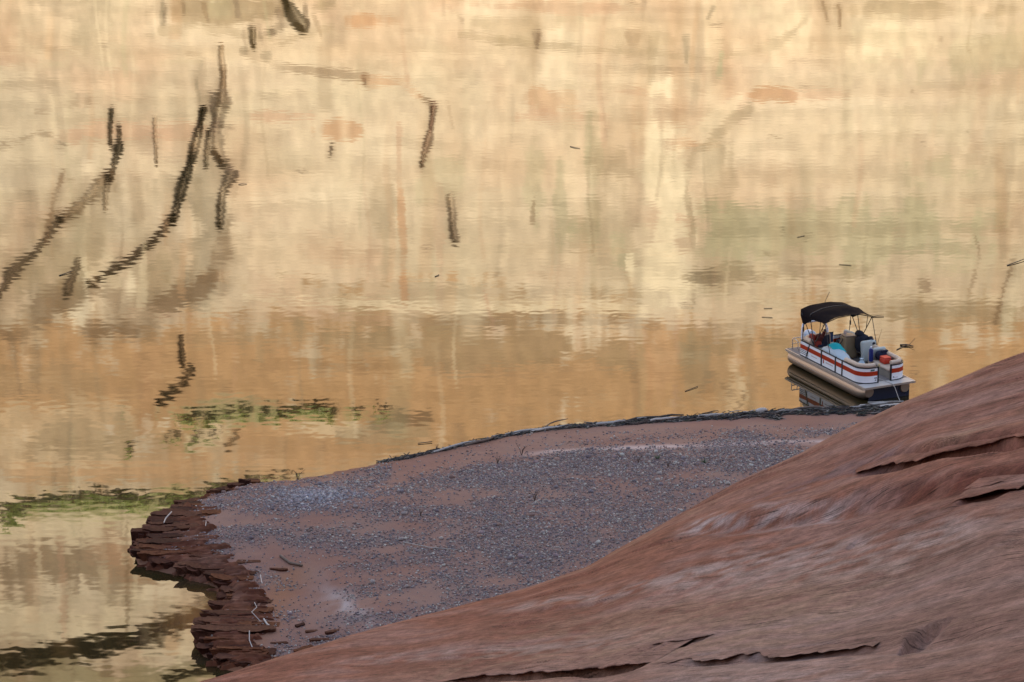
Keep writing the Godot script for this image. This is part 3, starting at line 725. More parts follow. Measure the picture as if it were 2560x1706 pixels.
# ------------------------------------------------------------------ the lake
func build_water() -> void:
	# two swells of small waves on a mesh, the ripples on top in a tiling normal texture
	var xs := [-600.0, -250.0, -100.0, -60.0]
	var x := -42.0
	while x <= 42.01:
		xs.append(x)
		x += 0.25
	xs.append_array([60.0, 100.0, 250.0, 600.0])
	var ds := [-20.0, 40.0, 80.0, 105.0]
	var d := 117.0
	while d <= 252.01:
		ds.append(d)
		d += 0.25
	ds.append_array([262.0, 280.0, 309.0, 330.0])
	var nx := xs.size()
	var ny := ds.size()
	var p := PackedVector3Array()
	var n := PackedVector3Array()
	var col := PackedColorArray()
	var uv := PackedVector2Array()
	var waves := []
	for k in 14:
		var l := rng.randf_range(1.1, 4.5)
		var a := rng.randf_range(-0.9, 0.9) + PI / 2.0
		waves.append([cos(a) * TAU / l, sin(a) * TAU / l, rng.randf() * TAU, 0.0001 * pow(l / 2.0, 0.3)])
	var rings := [[-18.6, 150.1, 3.3, 0.75, 0.006], [-14.3, 140.1, 0.9, 0.7, 0.006], [-26.0, 158.0, 2.0, 0.7, 0.004]]
	for dd in ds:
		for xx in xs:
			var s := Vector2.ZERO
			if absf(xx) <= 42.0 and dd >= 117.0 and dd <= 252.0:
				var calm := 0.55 + 0.9 * noise.get_noise_2d(xx * 0.35, dd * 1.6) + 0.25 * noise.get_noise_2d(xx * 1.2 + 90.0, dd * 3.0)
				calm = clampf(calm, 0.15, 1.6) * (0.55 + 0.45 * smoothstep(128.0, 190.0, dd))
				for w in waves:
					var c: float = cos(w[0] * xx + w[1] * dd + w[2]) * w[3] * calm
					s += Vector2(w[0], w[1]).normalized() * c
				for r in rings:
					var o := Vector2(xx - r[0], dd - r[1])
					var far := o.length()
					s += o / maxf(far, 0.1) * 0.4 * r[4] * cos(TAU * far / r[3]) * exp(-pow((far - r[2]) / 0.8, 2.0))
			p.append(Vector3(xx, 0, -dd))
			n.append(Vector3(-s.x, 1, s.y).normalized())
			uv.append(Vector2(xx / 32.0, dd / 32.0))
			# silt that clouds the shallows by the ledges
			var shoal := exp(-pow((xx + 11.3) / 1.6, 2.0) - pow((dd - 126.6) / 2.6, 2.0)) if dd < 140.0 else 0.0
			col.append(Color(0.03, 0.022, 0.011).lerp(Color(0.16, 0.075, 0.03), clampf(shoal, 0, 1)))
	var ix := PackedInt32Array()
	for j in ny - 1:
		for i in nx - 1:
			var a := j * nx + i
			ix.append_array([a, a + nx, a + nx + 1, a, a + nx + 1, a + 1])
	var arrays := []
	arrays.resize(Mesh.ARRAY_MAX)
	arrays[Mesh.ARRAY_VERTEX] = p
	arrays[Mesh.ARRAY_NORMAL] = n
	arrays[Mesh.ARRAY_COLOR] = col
	arrays[Mesh.ARRAY_TEX_UV] = uv
	arrays[Mesh.ARRAY_INDEX] = ix
	var mesh := ArrayMesh.new()
	mesh.add_surface_from_arrays(Mesh.PRIMITIVE_TRIANGLES, arrays)

	var size := 768
	var im := Image.create(size, size, false, Image.FORMAT_RGBF)
	var sx := PackedFloat32Array()
	var sy := PackedFloat32Array()
	sx.resize(size * size)
	sy.resize(size * size)
	# sums of plane waves with whole numbers of crests, so that the tile joins
	for k in 26:
		var l := rng.randf_range(0.28, 1.3)
		var a := rng.randf_range(-1.05, 1.05) + PI / 2.0
		var kx := roundi(cos(a) * 32.0 / l)
		var ky := roundi(sin(a) * 32.0 / l)
		var ph := rng.randf() * TAU
		var dir := Vector2(kx, ky).normalized() * 0.2
		var cx := PackedFloat32Array()
		var snx := PackedFloat32Array()
		for i in size:
			cx.append(cos(TAU * kx * i / size + ph))
			snx.append(sin(TAU * kx * i / size + ph))
		for j in size:
			var c := cos(TAU * ky * j / size)
			var s := sin(TAU * ky * j / size)
			var at := j * size
			for i in size:
				var h := cx[i] * c - snx[i] * s
				sx[at + i] += dir.x * h
				sy[at + i] += dir.y * h
	for j in size:
		for i in size:
			im.set_pixel(i, j, Color(0.5 - 0.5 * clampf(sx[j * size + i], -1, 1), 0.5 - 0.5 * clampf(sy[j * size + i], -1, 1), 1.0))
	var m := StandardMaterial3D.new()
	m.resource_name = "lake_water"
	m.vertex_color_use_as_albedo = true
	m.roughness = 0.015
	m.metallic_specular = 0.5
	m.normal_enabled = true
	m.normal_texture = ImageTexture.create_from_image(im)
	m.normal_scale = 0.0014
	tag(put("lake_water", mesh, m), "calm lake water mirroring the sunlit sandstone wall", "", "", "structure")


# ------------------------------------------------------------------ the walls
func build_far_wall() -> void:
	var xs := [-170.0, -150.0, -130.0, -110.0, -90.0, -75.0, -65.0, -58.0, -54.0]
	var x := -51.0
	while x <= 51.01:
		xs.append(x)
		x += 0.15
	xs.append_array([54.0, 58.0, 65.0, 75.0, 90.0, 110.0, 130.0, 150.0, 170.0])
	var ys := [-6.0, -2.0, 0.0, 2.0, 4.0, 6.0, 8.0, 10.0]
	var y := 11.6
	while y <= 80.01:
		ys.append(y)
		y += 0.15
	ys.append_array([82.0, 85.0, 89.0, 94.0, 100.0, 107.0, 115.0, 124.0, 130.0])
	var nx := xs.size()
	var ny := ys.size()
	var col := PackedColorArray()
	var out := PackedFloat32Array()
	col.resize(nx * ny)
	out.resize(nx * ny)
	for j in ny:
		for i in nx:
			var px: float = xs[i]
			var py: float = ys[j]
			var beds := noise.get_noise_2d(px * 0.25, py * 4.0)
			var beds2 := fine.get_noise_2d(px * 0.12, py * 1.3 + 40.0)
			var runs := noise.get_noise_2d(px * 2.6 + 500.0, py * 0.14)
			var drips := noise.get_noise_2d(px * 9.0 + 200.0, py * 0.5)
			var wash := noise.get_noise_2d(px * 0.7 + 900.0, py * 1.0)
			var wash2 := noise.get_noise_2d(px * 0.9 - 300.0, py * 1.3 + 80.0)
			var some := smoothstep(-0.15, 0.25, noise.get_noise_2d(px * 0.6 + 40.0, py * 0.6 - 60.0))
			var c := Color(0.54, 0.432, 0.303)
			c = c.lerp(Color(0.54, 0.37, 0.245), clampf(0.2 + wash * 2.6, 0, 1) * 0.7)
			c = c.lerp(Color(0.44, 0.39, 0.265), clampf(wash2 * 2.0 - 0.1, 0, 1) * 0.45)
			c = c.lerp(Color(0.68, 0.585, 0.425), clampf(-wash2 * 2.0 + 0.05, 0, 1) * 0.6)
			c = c.lerp(Color(0.52, 0.38, 0.24), clampf(0.2 + 1.1 * beds + 0.5 * beds2, 0, 1) * 0.35)
			c = c.lerp(Color(0.46, 0.31, 0.19), clampf(runs * 1.7 - 0.05, 0, 1) * 0.4 * some)
			c = c.lerp(Color(0.72, 0.6, 0.41), clampf(-runs * 1.6 - 0.05, 0, 1) * 0.45 * some)
			c = c.lerp(Color(0.42, 0.3, 0.19), clampf(drips * 1.6 - 0.1, 0, 1) * 0.18 * some)
			col[j * nx + i] = c
			out[j * nx + i] = 2.4 * noise.get_noise_2d(px * 0.3 + 70.0, py * 0.22) + 0.22 * beds + 0.12 * beds2 + 0.3 * runs
	for s in CLIFF_STAINS_AND_SHADE:
		var at: Vector2 = s[0]
		var half: Vector2 = s[1]
		var tint: Color = CLIFF_TINTS[s[2]]
		for j in ny:
			var v: float = (ys[j] - at.y) / half.y
			if absf(v) > 1.5:
				continue
			for i in nx:
				var u: float = (xs[i] - at.x) / half.x
				if absf(u) > 1.5:
					continue
				var px: float = xs[i]
				var py: float = ys[j]
				var r := sqrt(u * u + v * v) + 0.9 * noise.get_noise_2d(px * 2.4 + 30.0, py * 4.0) + 0.4 * noise.get_noise_2d(px * 14.0, py * 2.0) + 0.3 * fine.get_noise_2d(px * 0.8, py * 3.0)
				var k := j * nx + i
				col[k] = col[k].lerp(tint, s[3] * (1.0 - smoothstep(0.6, 1.15, r)))
	# small seeps that run down the wall and thin broken beds across it
	var kinds := ["brown", "rose", "sage", "grey", "cream2", "taupe", "rust", "cream2", "peach", "umber"]
	for q in 900:
		if q > 280 and q < 420:
			continue
		var bed := q >= 420
		var chip := q >= 620
		var at := Vector2(rng.randf_range(-50, 50), rng.randf_range(12, 80))
		var long := rng.randf_range(6.0, 34.0) if bed else rng.randf_range(3.0, 13.0) * (1.0 + rng.randf())
		if chip:
			long = rng.randf_range(0.5, 2.2)
		var half := rng.randf_range(0.05, 0.11) if chip else rng.randf_range(0.07, 0.26) if bed else 0.12 + 0.9 * pow(rng.randf(), 2.0)
		var tint: Color = CLIFF_TINTS[kinds[rng.randi() % kinds.size()]]
		if chip:
			tint = CLIFF_TINTS[["brown", "umber", "dkbrown", "taupe"][rng.randi() % 4]]
		var strong := rng.randf_range(0.12, 0.36) * (0.55 if bed else 1.0) if not chip else rng.randf_range(0.25, 0.8)
		var sway := rng.randf() * 10.0
		var x0 := at.x - (long / 2.0 if bed else half * 2.5)
		var x1 := at.x + (long / 2.0 if bed else half * 2.5)
		var y0 := at.y - (half * 2.5 + 0.8 if bed else long)
		var y1 := at.y + (half * 2.5 + 0.8 if bed else 0.3)
		var i0 := clampi(9 + int((x0 + 51.0) / 0.15), 0, nx - 1)
		var i1 := clampi(10 + int((x1 + 51.0) / 0.15), 0, nx - 1)
		var j0 := clampi(8 + int((y0 - 11.6) / 0.15), 0, ny - 1)
		var j1 := clampi(9 + int((y1 - 11.6) / 0.15), 0, ny - 1)
		for j in range(j0, j1 + 1):
			for i in range(i0, i1 + 1):
				var px: float = xs[i]
				var py: float = ys[j]
				var share := 0.0
				if bed:
					var off := absf(py - at.y - 0.7 * noise.get_noise_1d(px * 1.2 + sway * 20.0))
					share = (1.0 - smoothstep(half * 0.5, half * 1.3, off)) * smoothstep(0.0, 0.35, 0.5 - absf(px - at.x) / long) * smoothstep(-0.1, 0.2, noise.get_noise_2d(px * 3.0, sway * 50.0))
				else:
					var down := (at.y - py) / long
					var off := absf(px - at.x - 0.25 * sin(py * 0.5 + sway))
					share = (1.0 - smoothstep(half * 0.5, half * 1.4, off)) * smoothstep(-0.04, 0.02, down) * pow(clampf(1.0 - down, 0, 1), 0.6)
				col[j * nx + i] = col[j * nx + i].lerp(tint, strong * share)
	for s in CLIFF_VEINS_AND_SHADE:
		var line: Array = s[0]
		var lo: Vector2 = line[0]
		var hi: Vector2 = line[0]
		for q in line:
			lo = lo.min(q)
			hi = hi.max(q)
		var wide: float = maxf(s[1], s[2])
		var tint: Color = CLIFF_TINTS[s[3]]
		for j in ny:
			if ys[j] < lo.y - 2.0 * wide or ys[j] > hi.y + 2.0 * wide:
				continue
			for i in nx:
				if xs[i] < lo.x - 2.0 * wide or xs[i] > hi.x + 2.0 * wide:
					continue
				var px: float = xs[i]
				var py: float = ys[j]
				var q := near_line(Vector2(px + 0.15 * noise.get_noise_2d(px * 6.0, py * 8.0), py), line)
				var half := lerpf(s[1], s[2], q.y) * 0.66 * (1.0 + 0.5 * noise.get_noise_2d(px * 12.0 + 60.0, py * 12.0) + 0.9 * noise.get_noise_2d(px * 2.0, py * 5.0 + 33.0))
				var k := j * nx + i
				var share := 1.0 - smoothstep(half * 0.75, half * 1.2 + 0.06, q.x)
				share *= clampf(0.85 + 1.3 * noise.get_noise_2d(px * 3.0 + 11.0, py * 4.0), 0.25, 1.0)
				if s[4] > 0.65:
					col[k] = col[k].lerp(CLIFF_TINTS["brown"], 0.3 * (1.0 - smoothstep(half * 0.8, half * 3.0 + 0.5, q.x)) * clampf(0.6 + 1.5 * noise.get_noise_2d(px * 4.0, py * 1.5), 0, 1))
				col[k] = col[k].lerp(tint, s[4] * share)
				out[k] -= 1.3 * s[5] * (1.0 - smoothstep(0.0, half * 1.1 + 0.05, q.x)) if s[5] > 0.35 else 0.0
	var p := PackedVector3Array()
	for j in ny:
		for i in nx:
			p.append(Vector3(xs[i], ys[j], WALL_Z + out[j * nx + i] - 0.04 * maxf(ys[j] - 84.0, 0.0)))
	var m := StandardMaterial3D.new()
	m.resource_name = "sunlit_sandstone"
	m.vertex_color_use_as_albedo = true
	m.roughness = 0.95
	m.metallic_specular = 0.15
	m.albedo_texture = grain(512, 0.012, 0.88, 1.0, 21)
	m.uv1_triplanar = true
	m.uv1_world_triplanar = true
	m.uv1_scale = Vector3(0.09, 0.07, 0.09)
	tag(put("canyon_cliff", sheet(nx, ny, p, col, PackedVector2Array(), Vector3.BACK), m), "tall sunlit cream and tan sandstone wall across the lake", "", "", "structure")


# unseen wall added behind the camera for the evening shade on shore and boat
func build_near_wall() -> void:
	var nx := 60
	var ny := 14
	var p := PackedVector3Array()
	for j in ny:
		for i in nx:
			var x := lerpf(-420.0, 420.0, i / (nx - 1.0))
			var y := lerpf(-5.0, 113.0 + 6.0 * noise.get_noise_2d(x * 0.3, 5.0), j / (ny - 1.0))
			p.append(Vector3(x, y, 62.0 + 12.0 * noise.get_noise_2d(x * 0.4, y * 0.3) + 0.12 * y))
	for i in nx:
		p.append(p[(ny - 1) * nx + i] + Vector3(0, 0, 60))
	for i in nx:
		p.append(Vector3(p[i].x, -5, 140))
	tag(put("shade_wall", sheet(nx, ny + 2, p, PackedColorArray(), PackedVector2Array(), Vector3(0, 0.2, -1)), mat("shaded_sandstone", 0.38, 0.23, 0.15, 0.95)), "added unseen sandstone wall that shades the near shore", "", "", "structure")


# ------------------------------------------------------------------ the spit
func build_beach() -> void:
	beach_h.resize(BNX * BND)
	beach_s.resize(BNX * BND)
	var p := PackedVector3Array()
	var col := PackedColorArray()
	for j in BND:
		for i in BNX:
			var x := BX0 + i * BSTEP
			var d := BD0 + j * BSTEP
			var s := shore_distance(Vector2(x, d)) + 0.22 * noise.get_noise_2d(x * 12.0, d * 12.0)
			var left := smoothstep(-7.5, -10.5, x)
			var h := 0.0
			if s > 0.0:
				var soft := 0.115 * s if s < 6.0 else 0.69 + 0.05 * (s - 6.0)
				var hard := 0.34 * smoothstep(0.0, 0.5, s) + 0.1 * minf(s, 5.0)
				h = lerpf(soft, hard, left) + 0.05 * noise.get_noise_2d(x * 6.0, d * 6.0) * smoothstep(0, 1, s)
				h += 0.25 * exp(-pow((x + 8.0) / 2.5, 2.0) - pow((d - 138.5) / 2.2, 2.0))
			else:
				h = lerpf(0.22, 0.6, left) * s
			h += 0.012 * fine.get_noise_2d(x * 6.0, d * 6.0)
			beach_h[j * BNX + i] = h
			beach_s[j * BNX + i] = s
			p.append(Vector3(x, h, -d))
			var c := Color(0.31, 0.165, 0.128)
			c = c.lerp(Color(0.34, 0.22, 0.18), clampf(0.5 + 1.2 * noise.get_noise_2d(x * 4.0, d * 4.0 + 50.0), 0, 1) * 0.6)
			c = c.lerp(Color(0.225, 0.165, 0.16), 0.85 * stony(x, d, s))
			var pale := exp(-pow((d - (144.7 + 0.06 * x)) / 0.42, 2.0)) * smoothstep(-1.0, 3.0, x) * clampf(0.75 + noise.get_noise_2d(x * 6.0, d * 20.0), 0, 1)
			c = c.lerp(Color(0.62, 0.47, 0.43), pale * 0.95)
			var salt := exp(-pow((x + 6.2 - 0.3 * (126.5 - d)) / 0.6, 2.0) - pow((d - 126.3) / 2.2, 2.0)) * clampf(0.6 + 1.5 * noise.get_noise_2d(x * 20.0, d * 12.0), 0, 1)
			c = c.lerp(Color(0.5, 0.43, 0.42), salt * 0.8)
			var wet := 1.0 - smoothstep(0.0, 1.1, s)
			c = c.lerp(Color(0.25, 0.125, 0.08), wet * lerpf(0.5, 0.9, left))
			var red := exp(-pow((x + 9.0 + 0.15 * (126.0 - d)) / 0.7, 2.0)) * smoothstep(132.0, 130.0, d)
			c = c.lerp(Color(0.34, 0.16, 0.09), clampf(red, 0, 1) * 0.7)
			col.append(c)
	var m := StandardMaterial3D.new()
	m.resource_name = "beach_sand"
	m.vertex_color_use_as_albedo = true
	m.roughness = 0.95
	m.metallic_specular = 0.2
	m.albedo_texture = grain(512, 0.09, 0.7, 1.0, 33)
	m.uv1_triplanar = true
	m.uv1_world_triplanar = true
	m.uv1_scale = Vector3(0.6, 0.6, 0.6)
	var beach := put("gravel_beach", sheet(BNX, BND, p, col, PackedVector2Array(), Vector3.UP), m)
	tag(beach, "low spit of pinkish sand and grey gravel running into the lake", "", "", "structure")

	# three shapes of stone, shared by the cobbles and the gravel
	var stones := []
	for k in 3:
		var g := Geo.new()
		var rows := []
		for a in 5:
			var lat := lerpf(-1.45, 1.45, a / 4.0)
			var row := []
			for b in 7:
				var lon := TAU * b / 7.0
				var q := Vector3(cos(lat) * cos(lon), sin(lat), cos(lat) * sin(lon))
				row.append(q * (1.0 + 0.35 * fine.get_noise_3d(q.x * 4.0 + k * 30.0, q.y * 4.0, q.z * 4.0)) * Vector3(1.0, 0.62, 0.78))
			rows.append(row)
		g.loft(rows)
		stones.append(g.mesh())
	var tints := [Color(0.25, 0.2, 0.185), Color(0.17, 0.14, 0.15), Color(0.32, 0.27, 0.24), Color(0.28, 0.165, 0.13), Color(0.23, 0.16, 0.165), Color(0.38, 0.34, 0.3), Color(0.13, 0.1, 0.11), Color(0.2, 0.12, 0.1)]
	var stone_mats := []
	for k in tints.size():
		stone_mats.append(mat("stone_%d" % k, tints[k].r, tints[k].g, tints[k].b, 0.85))
	var n_cobbles := 0
	while n_cobbles < 300:
		var x := rng.randf_range(-12.5, 15.0)
		var d := rng.randf_range(119.0, 147.0)
		var b := beach_at(x, d)
		if b.y < 0.5 or rng.randf() > pow(stony(x, d, b.y), 1.5) or rock_base(x, d) > b.x - 0.1:
			continue
		var size := rng.randf_range(0.055, 0.08) + 0.08 * pow(rng.randf(), 3.0)
		var o := put("cobble", stones[rng.randi() % 3], stone_mats[rng.randi() % tints.size()], beach)
		o.transform = Transform3D(Basis.from_euler(Vector3(rng.randf_range(-0.3, 0.3), rng.randf() * TAU, rng.randf_range(-0.3, 0.3))).scaled(Vector3.ONE * size), Vector3(x, b.x + size * 0.3, -d))
		n_cobbles += 1
	var places: Array[Transform3D] = []
	var colors: Array[Color] = []
	var tries := 0
	while places.size() < 60000 and tries < 300000:
		tries += 1
		var x := rng.randf_range(-14.0, 17.0)
		var d := rng.randf_range(117.0, 149.0)
		var b := beach_at(x, d)
		if b.y < 0.25 or rng.randf() > stony(x, d, b.y) + 0.05 or rock_base(x, d) > b.x + 0.3:
			continue
		var size := rng.randf_range(0.016, 0.04) + 0.035 * pow(rng.randf(), 4.0)
		places.append(Transform3D(Basis.from_euler(Vector3(0, rng.randf() * TAU, rng.randf_range(-0.4, 0.4))).scaled(Vector3.ONE * size), Vector3(x, b.x + size * 0.25, -d)).scaled_local(Vector3.ONE * (1.0 + 0.6 * exp(-pow((x + 7.6) / 1.4, 2.0) - pow((d - 138.6) / 1.2, 2.0)))))
		var c: Color = tints[rng.randi() % tints.size()]
		var ridge := exp(-pow((x + 8.0) / 2.2, 2.0) - pow((d - 138.2) / 2.2, 2.0))
		c = c.lerp(Color(0.27, 0.27, 0.31), 0.5 * ridge)
		colors.append(c * rng.randf_range(0.6, 1.15 + 0.2 * ridge))
	var mm := MultiMesh.new()
	mm.transform_format = MultiMesh.TRANSFORM_3D
	mm.use_colors = true
	mm.mesh = stones[0]
	mm.instance_count = places.size()
	for k in places.size():
		mm.set_instance_transform(k, places[k])
		mm.set_instance_color(k, colors[k])
	var gm := StandardMaterial3D.new()
	gm.resource_name = "gravel"
	gm.vertex_color_use_as_albedo = true
	gm.roughness = 0.85
	var gravel := MultiMeshInstance3D.new()
	gravel.name = "gravel"
	gravel.multimesh = mm
	gravel.material_override = gm
	beach.add_child(gravel)
	gravel.set_meta("kind", "stuff")
	gravel.set_meta("label", "grey and brown pebbles strewn over the sand")


# height, colour and texture place of the slickrock at a point
func rock_look(xx: float, dd: float) -> Array:
	var a: float = (xx - 1.5 * dd) / 1.8
	var b: float = (1.5 * xx + dd) / 1.8
	b += 0.5 * noise.get_noise_2d(xx * 1.2, dd * 1.2)
	var beds := noise.get_noise_2d(b * 5.0, a * 0.35)
	var thin := fine.get_noise_2d(b * 2.2, a * 0.22)
	var hair := fine.get_noise_2d(b * 6.5 + 40.0, a * 0.9)
	var lumps := noise.get_noise_2d(xx * 1.6 + 40.0, dd * 1.1)
	var y := rock_base(xx, dd) + 0.13 * lumps + 0.055 * beds + 0.022 * thin
	y -= 0.07 * smoothstep(0.3, 0.42, thin) * smoothstep(-0.1, 0.2, lumps)
	var big := noise.get_noise_2d(b * 1.6 + 70.0, a * 0.3)
	var c := Color(0.35, 0.145, 0.092)
	c = c.lerp(Color(0.4, 0.215, 0.15), clampf(0.35 + 1.5 * beds, 0, 1) * 0.55)
	c = c.lerp(Color(0.46, 0.3, 0.25), clampf(2.2 * big - 0.1, 0, 1) * 0.45)
	c = c.lerp(Color(0.17, 0.055, 0.037), clampf(-0.02 + 2.2 * thin, 0, 1) * 0.6)
	c = c.lerp(Color(0.48, 0.33, 0.285), clampf(-0.15 - 2.2 * thin, 0, 1) * 0.45)
	# the upper lobe is redder, the lower benches more buff
	c = c.lerp(Color(0.33, 0.125, 0.075), 0.45 * smoothstep(93.0, 101.0, dd + 0.9 * xx - 6.0))
	c = c.lerp(Color(0.38, 0.24, 0.17), 0.4 * smoothstep(99.0, 92.0, dd + 0.9 * xx - 4.0))
	c = c * Color(0.86, 0.83, 0.85) * (1.0 + 0.15 * hair + 0.1 * fine.get_noise_2d(xx * 9.0, dd * 4.5))
	c = c.lerp(Color(0.31, 0.125, 0.075), clampf(lumps * 1.5, 0, 1) * 0.5)
	return [y, c, Vector2(a / 24.0, b / 7.0)]


# grain of the sandstone along its beds: soft streaks, short dark partings, pale flecks, sandy speckle
func rock_grain() -> ImageTexture:
	var size := 1024
	var v := PackedFloat32Array()
	v.resize(size * size)
	var f := FastNoiseLite.new()
	f.seed = 91
	f.frequency = 0.02
	f.fractal_octaves = 5
	var im := f.get_seamless_image(size, size)
	f.frequency = 0.09
	f.seed = 92
	var im2 := f.get_seamless_image(size, size)
	var d1 := im.get_data()
	var d2 := im2.get_data()
	for k in size * size:
		v[k] = 0.5 + 0.28 * (d1[k] / 255.0) + 0.2 * (d2[k] / 255.0) + 0.16 * (rng.randf() - 0.5)
	for k in 2600:
		var x := rng.randi() % size
		var y := rng.randi() % size
		var long := 8 + rng.randi() % 60
		var thick := 1 + rng.randi() % 4
		var by := rng.randf_range(-0.3, -0.05) if k % 3 else rng.randf_range(0.05, 0.2)
		var drift := rng.randf_range(-0.12, 0.12)
		for i in long:
			var fade := minf(1.0, minf(i, long - i) / 8.0)
			for j in thick:
				v[((y + j + int(i * drift) + size) % size) * size + (x + i) % size] += by * fade
	var bytes := PackedByteArray()
	bytes.resize(size * size)
	for k in size * size:
		bytes[k] = int(255.0 * clampf(v[k] + 0.1, 0.0, 1.0))
	return ImageTexture.create_from_image(Image.create_from_data(size, size, false, Image.FORMAT_L8, bytes))


func build_rock() -> void:
	var xs := [-60.0, -40.0, -28.0, -20.0]
	var x := -15.0
	while x <= 19.0:
		xs.append(x)
		x += 0.11
	xs.append_array([20.0, 22.0, 25.0, 30.0, 40.0, 60.0])
	var ds := [-60.0, -40.0, -20.0, 0.0, 15.0, 28.0, 38.0, 46.0, 52.0]
	var d := 56.0
	while d <= 121.0:
		ds.append(d)
		d += 0.13
	ds.append_array([122.0, 124.0, 127.0, 131.0, 136.0])
	var nx := xs.size()
	var ny := ds.size()
	var h := PackedFloat32Array()
	var col := PackedColorArray()
	var uv := PackedVector2Array()
	var tints := {"white": Color(0.6, 0.47, 0.43), "pale": Color(0.47, 0.33, 0.28), "red": Color(0.16, 0.045, 0.027), "tan": Color(0.38, 0.225, 0.145), "slate": Color(0.2, 0.17, 0.19)}
	for dd in ds:
		for xx in xs:
			var look := rock_look(xx, dd)
			h.append(look[0])
			col.append(look[1])
			uv.append(look[2])
	for s in CREASES:
		var line: Array = s[0]
		var lo: Vector2 = line[0]
		var hi: Vector2 = line[0]
		for q in line:
			lo = lo.min(q)
			hi = hi.max(q)
		for j in ny:
			if ds[j] < lo.y - 4.0 or ds[j] > hi.y + 4.0:
				continue
			for i in nx:
				if xs[i] < lo.x - 4.0 or xs[i] > hi.x + 4.0:
					continue
				var q := near_line(Vector2(xs[i], ds[j]), line)
				var k := j * nx + i
				var end := smoothstep(0.0, 0.12, q.y) * (1.0 - smoothstep(0.8, 1.0, q.y))
				var w: float = s[1] * (1.0 + 0.5 * noise.get_noise_2d(xs[i] * 3.0, ds[j] * 3.0))
				h[k] -= s[2] * end * exp(-pow(q.x / w, 2.0))
				if q.z > 0.0:
					h[k] += s[3] * end * exp(-q.x / 1.4) * smoothstep(0.0, w * 1.5, q.x)
	for s in ROCK_BANDS:
		var line: Array = s[0]
		var lo: Vector2 = line[0]
		var hi: Vector2 = line[0]
		for q in line:
			lo = lo.min(q)
			hi = hi.max(q)
		var w: float = s[1]
		var tint: Color = tints[s[2]]
		for j in ny:
			if ds[j] < lo.y - 2.0 * w or ds[j] > hi.y + 2.0 * w:
				continue
			for i in nx:
				if xs[i] < lo.x - 2.0 * w or xs[i] > hi.x + 2.0 * w:
					continue
				var q := near_line(Vector2(xs[i], ds[j]), line)
				var k := j * nx + i
				var a: float = (xs[i] - 1.5 * ds[j]) / 1.8
				var b: float = (1.5 * xs[i] + ds[j]) / 1.8
				var speck := fine.get_noise_2d(b * 5.0 + 7.0, a * 1.6) + 0.6 * fine.get_noise_2d(b * 1.5, a * 0.3)
				var end := smoothstep(0.0, 0.15, q.y) * (1.0 - smoothstep(0.85, 1.0, q.y))
				var share := (1.0 - smoothstep(0.3, 1.6, q.x / w + 0.5 * speck)) * clampf(0.55 + 1.5 * speck, 0, 1) * maxf(end, 0.25)
				col[k] = col[k].lerp(tint, s[3] * share)
	var p := PackedVector3Array()
	for j in ny:
		for i in nx:
			p.append(Vector3(xs[i], h[j * nx + i], -ds[j]))
	var m := StandardMaterial3D.new()
	m.resource_name = "slickrock"
	m.vertex_color_use_as_albedo = true
	m.roughness = 0.9
	m.metallic_specular = 0.25
	m.albedo_texture = rock_grain()
	var slope := put("slickrock_slope", sheet(nx, ny, p, col, uv, Vector3.UP), m)
	for q in SHEETS:
		rock_sheet(slope, q[0], q[1], q[2], m)
	tag(slope, "smooth red brown sandstone slope in the foreground with streaked beds", "", "", "structure")



# the broken lip of a thin sheet of rock that peels off the slope: it rises out of the slope and overhangs towards the camera
func rock_sheet(parent: Node, line: Array, lip: float, deep: float, m: Material) -> void:
	var long := 0.0
	for k in line.size() - 1:
		long += (line[k + 1] - line[k]).length()
	var steps := int(long / 0.12)
	var nv := 7
	var p := PackedVector3Array()
	var col := PackedColorArray()
	var uv := PackedVector2Array()
	for i in steps + 1:
		var t := i / float(steps)
		var f := t * (line.size() - 1)
		var k := mini(int(f), line.size() - 2)
		var at: Vector2 = line[k].lerp(line[k + 1], f - k)
		var back := Vector2(0.83, 0.555)
		at += back * (0.35 * noise.get_noise_2d(at.x * 5.0, at.y * 5.0) + 0.12 * fine.get_noise_2d(at.x * 4.0, at.y * 4.0))
		var size := lip * minf(1.0, minf(t, 1.0 - t) * 5.0) * (0.75 + 0.6 * noise.get_noise_2d(at.x * 4.0, at.y * 4.0 + 60.0))
		for q in [[0.5, -0.12, 0.0], [0.42, 0.0, 0.15], [0.0, 0.0, 0.55], [0.0, 0.0, 0.8], [0.06, 0.0, 1.0], [deep * 0.5, 0.0, 0.5], [deep, -0.04, 0.0]]:
			var o: Vector2 = at + back * (q[0] if q[0] > 0.45 or q[2] > 0.2 else q[0] * minf(1.0, size * 6.0))
			var look := rock_look(o.x, o.y)
			p.append(Vector3(o.x, look[0] + q[1] + size * q[2], -o.y))
			col.append(look[1])
			uv.append(look[2])
	put("rock_sheet", sheet(nv, steps + 1, p, col, uv, Vector3(-0.3, 0.5, 1.0)), m, parent)


# ------------------------------------------------------------------ the pontoon boat
func arc(cx: float, cz: float, r: float, from: float, to: float, steps := 7) -> Array:
	var out := []
	for k in steps + 1:
		var a := deg_to_rad(lerpf(from, to, k / float(steps)))
		out.append(Vector2(cx + cos(a) * r, cz + sin(a) * r))
	return out


func one(called: String, m: Material, parent: Node, at: Vector3, size: Vector3, r := 0.0, basis := Basis.IDENTITY, soft := -1.0) -> MeshInstance3D:
	var g := Geo.new()
	if r > 0.0:
		g.cushion(at, size, r, basis, soft)
	else:
		g.box(at, size, basis)
	return put(called, g.mesh(), m, parent)


func pipe(called: String, m: Material, parent: Node, path: Array, r, sides := 8) -> MeshInstance3D:
	var g := Geo.new()
	g.tube(path, r, sides)
	return put(called, g.mesh(), m, parent)


